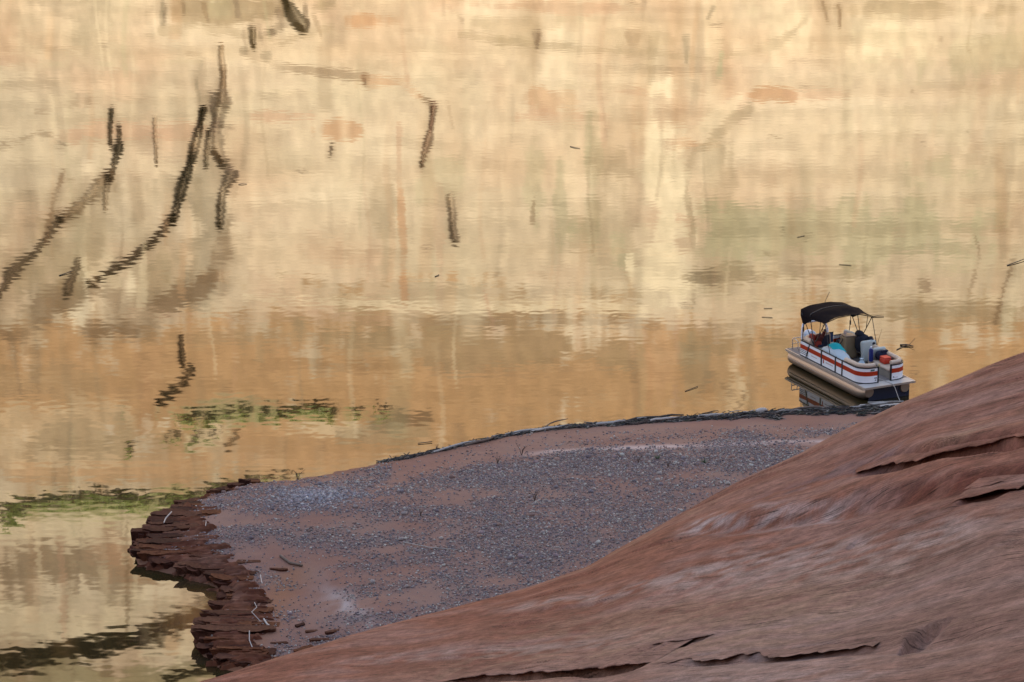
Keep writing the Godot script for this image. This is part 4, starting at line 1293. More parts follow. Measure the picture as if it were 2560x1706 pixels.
func build_boat() -> void:
	var white := mat("white_panel", 0.8, 0.8, 0.83, 0.35)
	var red := mat("red_stripe", 0.4, 0.035, 0.008, 0.6)
	var dark := mat("black_trim", 0.012, 0.012, 0.016, 0.5)
	var tan := mat("tan_vinyl", 0.5, 0.38, 0.29, 0.6)
	var pale := mat("pale_grey_vinyl", 0.4, 0.42, 0.4, 0.6)
	var alu := mat("aluminium", 0.4, 0.3, 0.23, 0.42, 0.8)
	var trim := mat("aluminium_trim", 0.45, 0.37, 0.31, 0.5, 0.5)
	var carpet := mat("deck_carpet", 0.2, 0.17, 0.16, 0.95)
	var navy := mat("navy_vinyl", 0.01, 0.013, 0.035, 0.6)
	var steel := mat("steel_tube", 0.5, 0.48, 0.46, 0.3, 0.9)
	var cloth := mat("black_canvas", 0.009, 0.006, 0.007, 1.0)
	cloth.metallic_specular = 0.2
	red.metallic_specular = 0.3
	var b := thing("pontoon_boat", "white pontoon boat with orange red stripe and black canopy moored at the shore", "boat", BOAT_AT, BOAT_TURN)

	for s in [-1.0, 1.0]:
		var rows := []
		for k in [[-3.35, 0.05, 0.34], [-3.33, 0.33, 0.34], [2.25, 0.36, 0.34], [2.6, 0.35, 0.35], [2.9, 0.31, 0.37], [3.12, 0.26, 0.41], [3.2, 0.23, 0.43]]:
			var row := []
			for q in 18:
				var a := TAU * q / 18.0
				row.append(Vector3(s * 0.93 + cos(a) * k[1] * 1.0, k[2] + sin(a) * k[1], k[0]))
			rows.append(row)
		var g := Geo.new()
		g.loft(rows)
		put("pontoon", g.mesh(), alu, b)
		# the lifting strake along the outer side and the bracket under the deck
		one("strake", trim, b, Vector3(s * 1.285, 0.34, -0.4), Vector3(0.03, 0.02, 5.4))
		one("deck_skirt", trim, b, Vector3(s * 1.26, 0.615, -0.15), Vector3(0.05, 0.09, 6.3))
	one("bow_shade_panel", navy, b, Vector3(0.14, 0.32, 3.12), Vector3(2.1, 0.64, 0.03))  # added dark panel, stands in for the shade between the pontoons
	for k in 7:
		one("cross_beam", mat("dull_beam", 0.12, 0.11, 0.1, 0.6, 0.5), b, Vector3(0, 0.62, -2.9 + k * 0.95), Vector3(2.3, 0.08, 0.08))
	var deck := one("deck", carpet, b, Vector3(0, 0.69, 0), Vector3(2.56, 0.06, 6.8))
	one("deck_edge", trim, deck, Vector3(0, 0.685, 3.415), Vector3(2.64, 0.09, 0.03))
	one("deck_edge", trim, deck, Vector3(0, 0.685, -3.415), Vector3(2.64, 0.09, 0.03))
	for s in [-1.0, 1.0]:
		one("deck_edge", trim, deck, Vector3(s * 1.305, 0.685, 0), Vector3(0.05, 0.095, 6.8))
	one("bow_plate", mat("bow_plate", 0.42, 0.39, 0.37, 0.5), deck, Vector3(0, 0.7225, 3.1), Vector3(2.55, 0.008, 0.58))

	# fence: panels with a stripe, black rails above and below, black posts between
	var bow_s := [Vector2(-1.22, 1.42)] + arc(-0.62, 2.32, 0.6, 180, 90) + [Vector2(-0.36, 2.92)]
	var bow_p := []
	for q in bow_s:
		bow_p.push_front(Vector2(-q.x, q.y))
	var runs := [
		[Vector2(-1.22, -2.25), Vector2(-1.22, -1.62)], [Vector2(-1.22, -1.56), Vector2(-1.22, -0.45)], [Vector2(-1.22, -0.36), Vector2(-1.22, 0.76)], [Vector2(-1.22, 0.84), Vector2(-1.22, 1.33)], bow_s,
		bow_p, [Vector2(1.22, 1.33), Vector2(1.22, -0.4)], [Vector2(1.22, -0.46), Vector2(1.22, -2.25)], [Vector2(1.22, -2.25), Vector2(0.5, -2.25)], [Vector2(-0.2, -2.25), Vector2(-1.22, -2.25)],
	]
	for k in runs.size():
		var path: Array = runs[k]
		var g := Geo.new()
		g.wall(path, 0.77, 1.42, 0.03)
		var panel := put("fence_panel", g.mesh(), white, b)
		g = Geo.new()
		g.wall(path, 1.075, 1.275, 0.042)
		put("stripe", g.mesh(), red, panel)
		for y in [0.75, 1.435]:
			g = Geo.new()
			g.wall(path, y - 0.02, y + 0.02, 0.05)
			put("rail", g.mesh(), dark, panel)
		if k == 0:
			for y in [0.86, 0.94, 1.02]:
				g = Geo.new()
				g.wall(path, y - 0.012, y + 0.012, 0.044)
				put("louvre", g.mesh(), dark, panel)
		if k == 2:
			var mark := Geo.new()
			mark.cushion(Vector3(-1.237, 0.98, -0.22), Vector3(0.012, 0.17, 0.09), 0.004)
			put("badge", mark.mesh(), mat("badge_red", 0.35, 0.08, 0.08, 0.5), panel)
			one("lettering", mat("faint_lettering", 0.5, 0.42, 0.42, 0.6), panel, Vector3(-1.236, 0.97, 0.28), Vector3(0.006, 0.05, 0.62))
		if k == 1:
			one("lettering", mat("faint_lettering", 0.5, 0.42, 0.42, 0.6), panel, Vector3(-1.236, 0.95, -1.05), Vector3(0.006, 0.04, 0.5))
		if k == 4:
			one("registration_sticker", mat("green_sticker", 0.03, 0.12, 0.11, 0.5), panel, Vector3(-0.62, 1.335, 2.937), Vector3(0.2, 0.07, 0.01))
			one("emblem", mat("grey_emblem", 0.2, 0.2, 0.24, 0.5), panel, Vector3(-0.46, 0.96, 2.937), Vector3(0.14, 0.055, 0.01), 0.004)
			one("emblem", mat("grey_emblem", 0.2, 0.2, 0.24, 0.5), panel, Vector3(-0.46, 0.86, 2.937), Vector3(0.07, 0.065, 0.01), 0.004)
		if k == 5:
			one("emblem", mat("grey_emblem", 0.2, 0.2, 0.24, 0.5), panel, Vector3(0.47, 0.88, 2.937), Vector3(0.07, 0.06, 0.01), 0.004)
			one("lettering", mat("faint_lettering", 0.5, 0.42, 0.42, 0.6), panel, Vector3(0.6, 0.86, 2.937), Vector3(0.18, 0.025, 0.008))
	for q in [Vector2(-1.22, -0.405), Vector2(-1.22, 0.8), Vector2(-1.22, 1.375), Vector2(1.22, 1.375), Vector2(1.22, -0.43)]:
		one("fence_post", dark, b, Vector3(q.x, 1.095, q.y), Vector3(0.07, 0.74, 0.09))
	one("fence_post", dark, b, Vector3(-1.225, 1.09, -1.59), Vector3(0.06, 0.8, 0.05), 0.0, Basis(Vector3.RIGHT, 0.42))
	for s in [-1.0, 1.0]:
		one("gate_post", dark, b, Vector3(s * 0.335, 1.1, 2.92), Vector3(0.06, 0.76, 0.07))
	one("gate_latch", mat("latch", 0.6, 0.5, 0.25, 0.4, 0.5), b, Vector3(-0.27, 1.5, 2.9), Vector3(0.05, 0.14, 0.04))

	# seats
	var seats := Node3D.new()
	seats.name = "bow_lounge"
	b.add_child(seats, true)
	for s in [-1.0, 1.0]:
		var path := []
		for q in [Vector2(-1.1, 1.45 if s < 0.0 else -0.3)] + arc(-0.6, 2.28, 0.48, 180, 90, 6) + [Vector2(-0.42, 2.76)]:
			path.append(Vector3(q.x * -s, 1.5, q.y))
		pipe("backrest", tan, seats, path, 0.105, 10)
		one("seat", tan if s > 0.0 else pale, seats, Vector3(s * 0.74, 1.12, 1.95), Vector3(0.72, 0.16, 1.5), 0.06)
		one("seat_base", mat("seat_base", 0.32, 0.27, 0.22, 0.7), seats, Vector3(s * 0.76, 0.88, 1.95), Vector3(0.62, 0.32, 1.44))
	one("backrest", pale, seats, Vector3(0.86, 1.3, 0.2), Vector3(0.78, 0.98, 0.24), 0.1, Basis(Vector3.RIGHT, -0.16))
	one("backrest", pale, seats, Vector3(0.9, 1.28, 0.98), Vector3(0.66, 0.82, 0.2), 0.08, Basis(Vector3.RIGHT, 0.1))
	one("backrest", tan, seats, Vector3(0.42, 1.2, 1.06), Vector3(0.16, 0.72, 0.2), 0.06)
	# long pale chaise on the near side, its back sloping up towards the stern
	var g2 := Geo.new()
	var rows2 := []
	for k in [[-0.85, 1.34, 0.6], [-0.7, 1.52, 0.62], [-0.2, 1.6, 0.62], [0.4, 1.6, 0.6], [0.75, 1.5, 0.58], [1.05, 1.3, 0.56], [1.3, 1.15, 0.54], [1.33, 0.85, 0.54]]:
		rows2.append([Vector3(-1.14, 0.75, k[0]), Vector3(-1.14, k[1] - 0.2, k[0]), Vector3(-0.98, k[1] - 0.03, k[0]), Vector3(-0.72, k[1], k[0]), Vector3(-0.52, k[1] - 0.08, k[0]), Vector3(-0.48, k[1] - 0.3, k[0]), Vector3(-0.48, 0.75, k[0])])
	g2.loft(rows2)
	put("chaise", g2.mesh(), mat("pale_blue_vinyl", 0.4, 0.46, 0.5, 0.6), seats)
	# captain's chair and helm
	var chair := Node3D.new()
	chair.name = "captain_chair"
	b.add_child(chair, true)
	one("seat", tan, chair, Vector3(-0.3, 1.12, -1.45), Vector3(0.56, 0.16, 0.55), 0.07)
	var back := one("backrest", tan, chair, Vector3(-0.3, 1.4, -1.7), Vector3(0.6, 0.72, 0.16), 0.07, Basis(Vector3.RIGHT, -0.12))
	one("back_panel", navy, back, Vector3(-0.3, 1.4, -1.61), Vector3(0.42, 0.6, 0.06), 0.025, Basis(Vector3.RIGHT, -0.12))
	one("headrest", navy, back, Vector3(-0.3, 1.82, -1.72), Vector3(0.1, 0.3, 0.08), 0.03)
	pipe("pedestal", steel, chair, [Vector3(-0.3, 0.72, -1.45), Vector3(-0.3, 1.06, -1.45)], 0.05)
	var helm := Node3D.new()
	helm.name = "helm"
	b.add_child(helm, true)
	one("console", mat("tan_console", 0.3, 0.22, 0.13, 0.6), helm, Vector3(0.5, 1.25, -0.95), Vector3(0.62, 1.02, 0.5), 0.07)
	one("console_top", tan, helm, Vector3(0.5, 1.79, -0.95), Vector3(0.6, 0.06, 0.5), 0.025, Basis(Vector3.FORWARD, 0.1))
	var wheel := []
	for k in 15:
		var a := TAU * k / 14.0
		wheel.append(Vector3(0.14, 1.55, -1.1) + Basis(Vector3.FORWARD, 0.5) * Vector3(0.0, cos(a) * 0.18, sin(a) * 0.18))
	pipe("steering_wheel", dark, helm, wheel, 0.016, 6)
	var screen := one("windscreen_frame", dark, helm, Vector3(0.1, 1.64, -2.12), Vector3(0.62, 0.03, 0.03))
	var glass := StandardMaterial3D.new()
	glass.resource_name = "tinted_screen"
	glass.albedo_color = Color(0.28, 0.36, 0.52)
	glass.roughness = 0.2
	one("windscreen", glass, screen, Vector3(0.1, 1.4, -2.12), Vector3(0.6, 0.45, 0.015))
	# stern seats and the dark ends of their rails
	var stern := Node3D.new()
	stern.name = "stern_lounge"
	b.add_child(stern, true)
	pipe("backrest", pale, stern, [Vector3(1.05, 1.56, -2.1), Vector3(1.07, 1.58, -1.6), Vector3(1.07, 1.58, -1.05)], 0.13, 10)
	one("armrest", mat("brown_vinyl", 0.12, 0.06, 0.04, 0.6), stern, Vector3(1.07, 1.58, -0.99), Vector3(0.25, 0.26, 0.14), 0.05)
	one("seat", navy, stern, Vector3(0.85, 1.12, -1.6), Vector3(0.6, 0.3, 1.1), 0.06)
	pipe("backrest", tan, stern, [Vector3(-1.1, 1.52, -1.5), Vector3(-1.1, 1.54, -2.0), Vector3(-0.9, 1.55, -2.15), Vector3(0.0, 1.55, -2.15)], 0.12, 10)
	one("seat", pale, stern, Vector3(-0.85, 1.14, -1.7), Vector3(0.5, 0.2, 0.8), 0.06)

	# bimini canopy on folding bows
	var bimini := Node3D.new()
	bimini.name = "bimini"
	b.add_child(bimini, true)
	var piv := Vector2(1.46, -1.1)  # height and place along the boat
	var rows := []
	for j in 11:
		var t := j / 10.0
		var z := piv.y + lerpf(-1.3, 1.0, t)
		var y := piv.x + 1.36 + 0.06 * sin(t * PI) - 0.05 * absf(sin(t * TAU)) + 0.02 * t
		var drop := lerpf(0.5, 0.07, smoothstep(0.0, 0.85, t)) + 0.02 * sin(t * 19.0)
		var lean := lerpf(0.86, -0.7, t)
		var row := []
		for k in 17:
			var u := k / 8.0 - 1.0
			var au := absf(u)
			if au > 0.8:
				var w := (au - 0.8) / 0.2
				row.append(Vector3(signf(u) * lerpf(1.25, 1.28, w), y - 0.03 - w * drop, z + w * drop * lean * 0.85))
			else:
				var v := au / 0.8
				row.append(Vector3(u / 0.8 * 1.25, y - 0.03 * pow(v, 6.0) + (0.18 + 0.02 * sin(t * 12.0)) * (1.0 - pow(v, 2.6)) + 0.035 * fine.get_noise_2d(u * 5.0, t * 6.0), z))
		rows.append(row)
	var cg := Geo.new()
	cg.loft(rows, false, false)
	put("canopy", cg.mesh(), cloth, bimini)
	for k in [[-1.14, 1.3], [-0.4, 1.4], [0.93, 1.32]]:
		var path := []
		for q in [[-1.23, 0.0], [-1.23, 0.96], [-1.16, 1.0], [-0.6, 1.12], [0.0, 1.15], [0.6, 1.12], [1.16, 1.0], [1.23, 0.96], [1.23, 0.0]]:
			path.append(Vector3(q[0], piv.x + k[1] * q[1], piv.y + k[0] * minf(q[1], 1.0)))
		pipe("bow", dark, bimini, path, 0.02, 6)
	for s in [-1.0, 1.0]:
		pipe("strap", dark, bimini, [Vector3(s * 1.23, 1.46, -2.1), Vector3(s * 1.24, 2.35, -2.0)], 0.017, 5)
		pipe("strap", dark, bimini, [Vector3(s * 1.23, 1.46, 0.3), Vector3(s * 1.23, 2.72, -0.18)], 0.017, 5)
		pipe("brace", dark, bimini, [Vector3(s * 1.23, 2.12, -0.65), Vector3(s * 1.23, 2.72, -0.55)], 0.015, 5)
		one("buckle", dark, bimini, Vector3(s * 1.235, 2.0, -2.03), Vector3(0.05, 0.2, 0.06))

	# tow arch, engine, boarding rail
	var wb := mat("white_tube", 0.72, 0.72, 0.78, 0.4)
	pipe("tow_arch", wb, b, [Vector3(-0.66, 0.74, -3.05), Vector3(-0.62, 1.5, -3.15), Vector3(-0.54, 1.84, -3.2), Vector3(-0.36, 1.93, -3.2), Vector3(0.42, 1.93, -3.2), Vector3(0.6, 1.84, -3.2), Vector3(0.7, 1.5, -3.15), Vector3(0.74, 0.74, -3.05)], 0.06, 8)
	var engine := Node3D.new()
	engine.name = "outboard_engine"
	b.add_child(engine, true)
	one("cowling", mat("engine_cowl", 0.42, 0.5, 0.62, 0.4), engine, Vector3(-0.05, 1.2, -3.4), Vector3(0.46, 0.5, 0.62), 0.16)
	one("engine_leg", mat("engine_leg", 0.06, 0.06, 0.07, 0.5), engine, Vector3(-0.05, 0.5, -3.5), Vector3(0.16, 1.1, 0.3), 0.05)
	var rail := Node3D.new()
	rail.name = "boarding_rail"
	b.add_child(rail, true)
	pipe("rail_tube", steel, rail, [Vector3(-1.08, 0.72, -3.2), Vector3(-1.08, 1.18, -3.22), Vector3(-1.05, 1.24, -3.22), Vector3(-0.45, 1.24, -3.22), Vector3(-0.42, 1.18, -3.22), Vector3(-0.42, 0.72, -3.2)], 0.022, 6)
	pipe("rail_tube", steel, rail, [Vector3(-1.08, 1.0, -3.21), Vector3(-0.42, 1.0, -3.21)], 0.018, 6)
	pipe("rail_tube", steel, rail, [Vector3(-0.95, 0.72, -2.9), Vector3(-0.95, 1.15, -2.95), Vector3(-0.97, 1.2, -3.2)], 0.02, 6)
	pipe("antenna", dark, b, [Vector3(-0.1, 1.5, -2.25), Vector3(0.0, 3.1, -2.24), Vector3(0.22, 3.52, -2.24)], 0.012, 5)


# what lies in the boat, and the line that holds it
func build_cargo() -> void:
	var turn := BOAT_TURN
	var t := Geo.new()
	var rows := []
	for i in 9:
		var row := []
		for j in 9:
			var u := i / 8.0
			var w := j / 8.0
			var lump := 0.06 * fine.get_noise_2d(u * 9.0, w * 9.0)
			row.append(Vector3(-0.95 + 0.52 * w, 1.66 + 0.17 * sin(PI * w) * sin(PI * minf(u * 1.1, 1.0)) - 0.38 * pow(u, 3.0) * (1.0 - 0.5 * w) + lump, -0.45 + 0.85 * u))
		rows.append(row)
	t.loft(rows, false, false)
	var o := put("turquoise_towel", t.mesh(), mat("turquoise_cloth", 0.01, 0.33, 0.36, 0.9))
	o.transform = Transform3D(Basis(Vector3.UP, deg_to_rad(turn)), BOAT_AT)
	tag(o, "crumpled turquoise towel heaped on the pale chaise of the boat", "towel")

	var j := thing("life_jacket", "red life jackets bundled against the canopy pole at the boat's stern", "life jacket", on_boat(Vector3(-0.86, 1.24, -1.7)), turn)
	one("jacket_panel", mat("jacket_red", 0.3, 0.03, 0.015, 0.8), j, Vector3(-0.08, 0.34, -0.06), Vector3(0.22, 0.46, 0.36), 0.08, Basis(Vector3.FORWARD, 0.3))
	one("jacket_panel", mat("jacket_dark_red", 0.12, 0.02, 0.015, 0.8), j, Vector3(0.2, 0.38, 0.1), Vector3(0.3, 0.4, 0.3), 0.09, Basis(Vector3.RIGHT, 0.4))
	one("jacket_panel", mat("jacket_red", 0.3, 0.03, 0.015, 0.8), j, Vector3(0.06, 0.14, 0.2), Vector3(0.34, 0.3, 0.26), 0.08)
	one("jacket_panel", mat("jacket_dark_red", 0.12, 0.02, 0.015, 0.8), j, Vector3(0.36, 0.56, 0.2), Vector3(0.12, 0.4, 0.14), 0.05, Basis(Vector3.RIGHT, 0.5))
	one("strap", mat("jacket_navy", 0.01, 0.012, 0.04, 0.8), j, Vector3(0.16, 0.08, 0.34), Vector3(0.3, 0.12, 0.1), 0.03)

	var k := thing("black_jacket", "black jacket and bags heaped over the seat behind the helm", "jacket", on_boat(Vector3(0.86, 1.1, -0.35)), turn)
	one("jacket_body", mat("black_cloth", 0.008, 0.009, 0.02, 0.9), k, Vector3(0, 0.42, 0), Vector3(0.62, 0.88, 0.62), 0.24)
	one("sleeve", mat("black_cloth", 0.008, 0.009, 0.02, 0.9), k, Vector3(0.22, 0.5, 0.34), Vector3(0.26, 0.5, 0.5), 0.1, Basis(Vector3.RIGHT, 0.7))
	one("hood", mat("black_cloth", 0.008, 0.009, 0.02, 0.9), k, Vector3(-0.12, 0.86, -0.08), Vector3(0.36, 0.3, 0.4), 0.13)

	var c := Geo.new()
	c.tube([Vector3(0, 0, 0), Vector3(0, 0.54, 0), Vector3(0, 0.6, 0)], [0.1, 0.1, 0.05], 12)
	var bottle := thing("water_jug", "tall dark blue jug with a white cap standing by the bow seat", "jug", on_boat(Vector3(0.3, 1.2, 1.3)), turn)
	put("jug_body", c.mesh(), mat("jug_blue", 0.006, 0.02, 0.14, 0.35), bottle)
	pipe("cap", mat("cap_white", 0.6, 0.65, 0.75, 0.4), bottle, [Vector3(0, 0.6, 0), Vector3(0, 0.68, 0)], 0.045, 8)

	var p := Geo.new()
	rows = []
	for a in 6:
		var row := []
		for q in 9:
			var an := TAU * q / 9.0
			var r: float = [0.12, 0.17, 0.16, 0.11, 0.05, 0.09][a] * (1.0 + 0.4 * fine.get_noise_2d(q * 7.0, a * 6.0))
			row.append(Vector3(cos(an) * r, a * 0.075, sin(an) * r * 0.8))
		rows.append(row)
	p.loft(rows)
	var bag := put("plastic_bag", p.mesh(), mat("bag_white", 0.4, 0.5, 0.58, 0.5))
	bag.position = on_boat(Vector3(-0.12, 0.98, 1.2))
	tag(bag, "small crumpled whitish plastic bag in the boat's aisle", "bag")

	var red := thing("cooler_bag", "soft red cooler bag on the far bow seat of the boat", "cooler bag", on_boat(Vector3(0.72, 1.2, 1.85)), turn)
	one("bag_body", mat("cooler_red", 0.5, 0.035, 0.012, 0.6), red, Vector3(0, 0.13, 0), Vector3(0.4, 0.26, 0.46), 0.07)
	one("lid", mat("cooler_lid", 0.62, 0.06, 0.025, 0.6), red, Vector3(0, 0.28, 0), Vector3(0.36, 0.06, 0.42), 0.028)

	var nb := thing("navy_bag", "dark navy duffel bag against the far bow backrest", "duffel bag", on_boat(Vector3(0.86, 1.2, 1.32)), turn)
	one("bag_body", mat("navy_cloth", 0.006, 0.008, 0.03, 0.9), nb, Vector3(0, 0.2, 0), Vector3(0.58, 0.44, 0.44), 0.15)
	one("handle", mat("navy_cloth", 0.006, 0.008, 0.03, 0.9), nb, Vector3(0.05, 0.42, 0.1), Vector3(0.36, 0.1, 0.16), 0.04)

	var rod := pipe("fishing_rod", mat("rod_tan", 0.3, 0.18, 0.07, 0.5), self, [on_boat(Vector3(1.15, 1.5, 0.42)), on_boat(Vector3(1.2, 2.0, 0.52)), on_boat(Vector3(1.24, 2.4, 0.66))], [0.014, 0.01, 0.006], 5)
	tag(rod, "thin fishing rod standing at the boat's far rail", "fishing rod")
	var paddle := thing("paddle", "pale wooden paddle leaning in the middle of the boat", "paddle", on_boat(Vector3(0.05, 1.0, -1.2)), turn)
	pipe("shaft", mat("paddle_wood", 0.5, 0.33, 0.22, 0.6), paddle, [Vector3(-0.12, 0.0, 0.0), Vector3(0.3, 0.78, 0.1)], 0.022, 6)
	one("blade", mat("paddle_blade", 0.6, 0.5, 0.47, 0.6), paddle, Vector3(0.35, 0.85, 0.1), Vector3(0.16, 0.2, 0.04), 0.015, Basis(Vector3.FORWARD, 0.5))

	var rope := []
	for q in [Vector3(0.02, 0.735, 2.4), Vector3(0.08, 0.74, 3.1), Vector3(0.12, 0.75, 3.42), Vector3(0.18, 0.62, 3.5), Vector3(0.22, 0.4, 3.62), Vector3(0.24, 0.2, 3.74), Vector3(0.25, 0.05, 3.9), Vector3(0.3, 0.06, 4.6)]:
		rope.append(on_boat(q))
	tag(pipe("mooring_rope", mat("rope", 0.45, 0.4, 0.36, 0.9), self, rope, 0.017, 6), "pale mooring rope hanging from the boat's bow gate to the shore", "rope")


# ------------------------------------------------------------------ layered rock at the tip of the spit
func build_ledge() -> void:
	var ledge := Node3D.new()
	ledge.name = "rock_ledge"
	add_child(ledge)
	tag(ledge, "dark red layered rock ledges at the waterline on the left tip of the spit", "", "", "structure")
	var stone := []
	for c in [[0.11, 0.038, 0.024], [0.14, 0.052, 0.032], [0.08, 0.03, 0.021], [0.17, 0.068, 0.042], [0.2, 0.07, 0.034]]:
		var m := mat("ledge_%d" % stone.size(), c[0], c[1], c[2], 0.8)
		m.metallic_specular = 0.2
		m.albedo_texture = grain(256, 0.06, 0.45, 1.0, 70 + stone.size())
		m.uv1_triplanar = true
		m.uv1_world_triplanar = true
		m.uv1_scale = Vector3(0.35, 3.0, 1.6)
		stone.append(m)
	# the body of the ledge: thin beds whose broken edges face the camera
	var step := 0.08
	var step_d := 0.034
	var nx := 98
	var ny := 650
	var p := PackedVector3Array()
	var col := PackedColorArray()
	for j in ny:
		for i in nx:
			var x := -15.4 + i * step
			var d := 119.4 + j * step_d
			var warp := 0.3 * noise.get_noise_2d(x * 1.6, d * 3.0) + 0.1 * noise.get_noise_2d(x * 6.0, d * 9.0 + 31.0)
			var b := (d - 0.13 * x + warp) * 2.0
			var bed := floorf(b)
			var part := b - bed
			var b2 := (d - 0.1 * x + 1.4 * warp) * 6.0
			var bed2 := floorf(b2)
			var s := beach_at(x, d).y + 0.6 * (dice(bed, 7.0) - 0.5) + 0.4 * (dice(bed2, 8.0) - 0.5)
			var xi := -9.0
			for q in LEDGE_INLAND.size() - 1:
				if d <= LEDGE_INLAND[q].x and d > LEDGE_INLAND[q + 1].x:
					xi = lerpf(LEDGE_INLAND[q].y, LEDGE_INLAND[q + 1].y, (LEDGE_INLAND[q].x - d) / (LEDGE_INLAND[q].x - LEDGE_INLAND[q + 1].x))
			if d > 138.6:
				xi = lerpf(-12.5, -10.6, clampf((d - 138.6) / 3.0, 0, 1))
			xi += 1.1 * noise.get_noise_2d(bed * 41.0, 9.0) + 0.5 * noise.get_noise_2d(bed2 * 29.0, 4.0)
			var inland := smoothstep(xi + 0.25, xi - 0.15, x)
			# each bed breaks into blocks of its own length
			var cell := floorf(x * (0.35 + 0.5 * dice(bed, 3.0)) + 10.0 * dice(bed, 1.0) + 0.2 * sin(d * 9.0))
			var cell2 := floorf(x * (0.6 + 0.9 * dice(bed2, 5.0)) + 10.0 * dice(bed2, 2.0) + 0.2 * sin(d * 17.0))
			var amp := 0.02 + 0.16 * pow(dice(bed, cell), 2.0)
			var amp2 := 0.015 + 0.15 * pow(dice(bed2, cell2), 1.6)
			var h := maxf(beach_at(x, d).x, 0.0) + amp * (1.0 - part) * minf(1.0, part * 22.0) + amp2 * (1.0 - (b2 - bed2)) + 0.05 * noise.get_noise_2d(x * 5.0, d * 5.0)
			h = lerpf(-0.7, h, smoothstep(-0.02, 0.1, s))
			h -= (1.0 - inland) * 0.6
			p.append(Vector3(x, h, -d))
			var c := Color(0.1, 0.037, 0.024).lerp(Color(0.2, 0.083, 0.05), dice(bed2, cell2 + 0.5))
			c = c.lerp(Color(0.24, 0.1, 0.05), clampf(1.5 * noise.get_noise_2d(x * 2.0, d * 2.0 + 70.0), 0, 1) * 0.6)
			c = c.lerp(Color(0.24, 0.15, 0.115), clampf(1.4 * noise.get_noise_2d(x * 5.0 + 8.0, d * 5.0) - 0.1, 0, 1) * 0.5)
			col.append(c * (1.0 + 0.3 * fine.get_noise_2d(x * 6.0, d * 14.0)))
	var bm := StandardMaterial3D.new()
	bm.resource_name = "ledge_rock"
	bm.vertex_color_use_as_albedo = true
	bm.roughness = 0.95
	bm.metallic_specular = 0.2
	put("ledge_body", sheet(nx, ny, p, col, PackedVector2Array(), Vector3.UP), bm, ledge)
	# broken beds lying on it, each a short stack of thin laminae that overhang one another
	var d := 140.2
	while d > 120.9:
		var x0 := -17.0
		while x0 < -6.0 and shore_distance(Vector2(x0, d)) < 0.0:
			x0 += 0.08
		var xi := -9.0
		for q in LEDGE_INLAND.size() - 1:
			if d <= LEDGE_INLAND[q].x and d > LEDGE_INLAND[q + 1].x:
				xi = lerpf(LEDGE_INLAND[q].y, LEDGE_INLAND[q + 1].y, (LEDGE_INLAND[q].x - d) / (LEDGE_INLAND[q].x - LEDGE_INLAND[q + 1].x))
		if d > 138.6:
			xi = x0 + 0.45
		var x := x0 - rng.randf_range(-0.1, 0.4)
		while x < xi:
			var long := minf(0.4 + 3.2 * pow(rng.randf(), 1.7), maxf(xi - x, 0.4) + rng.randf_range(-0.3, 0.7))
			if rng.randf() < 0.88:
				slab(ledge, x + long / 2.0, d + rng.randf_range(-0.15, 0.15), long, rng.randf_range(0.15, 0.6), rng.randf_range(0.022, 0.06), rng.randf_range(-0.03, 0.12), stone, rng.randf_range(-0.06, 0.06) - 0.15 * smoothstep(xi - 1.1, xi + 0.1, x + long / 2.0), 2 + rng.randi() % 2)
			x += long * rng.randf_range(0.8, 1.05)
		d -= rng.randf_range(0.17, 0.34)
	# jagged crumbling edge along the far side of the tip
	for k in 34:
		var t := k / 33.0
		var q := Vector2(-10.6, 141.4).lerp(Vector2(-13.5, 138.3), t) if t < 0.55 else Vector2(-13.0, 139.2).lerp(Vector2(-14.7, 134.6), (t - 0.55) / 0.45)
		q += Vector2(rng.randf_range(-0.15, 0.2), rng.randf_range(-0.25, 0.15))
		slab(ledge, q.x, q.y, rng.randf_range(0.25, 0.8), rng.randf_range(0.2, 0.4), rng.randf_range(0.1, 0.26), rng.randf_range(-0.2, 0.3), stone, 0.12)
	# loose plates inland
	for q in [[-8.4, 123.0, 0.6], [-7.5, 122.6, 0.8], [-7.2, 124.1, 0.7], [-7.7, 124.6, 0.4], [-6.9, 123.3, 0.9], [-8.9, 130.5, 0.7], [-7.6, 121.9, 0.8], [-6.4, 123.9, 0.8], [-8.3, 121.8, 0.5]]:
		slab(ledge, q[0], q[1], q[2], rng.randf_range(0.12, 0.24), rng.randf_range(0.03, 0.07), rng.randf_range(-0.8, 0.0) if q[1] < 125.0 else rng.randf_range(-0.4, 0.3), stone, 0.03)


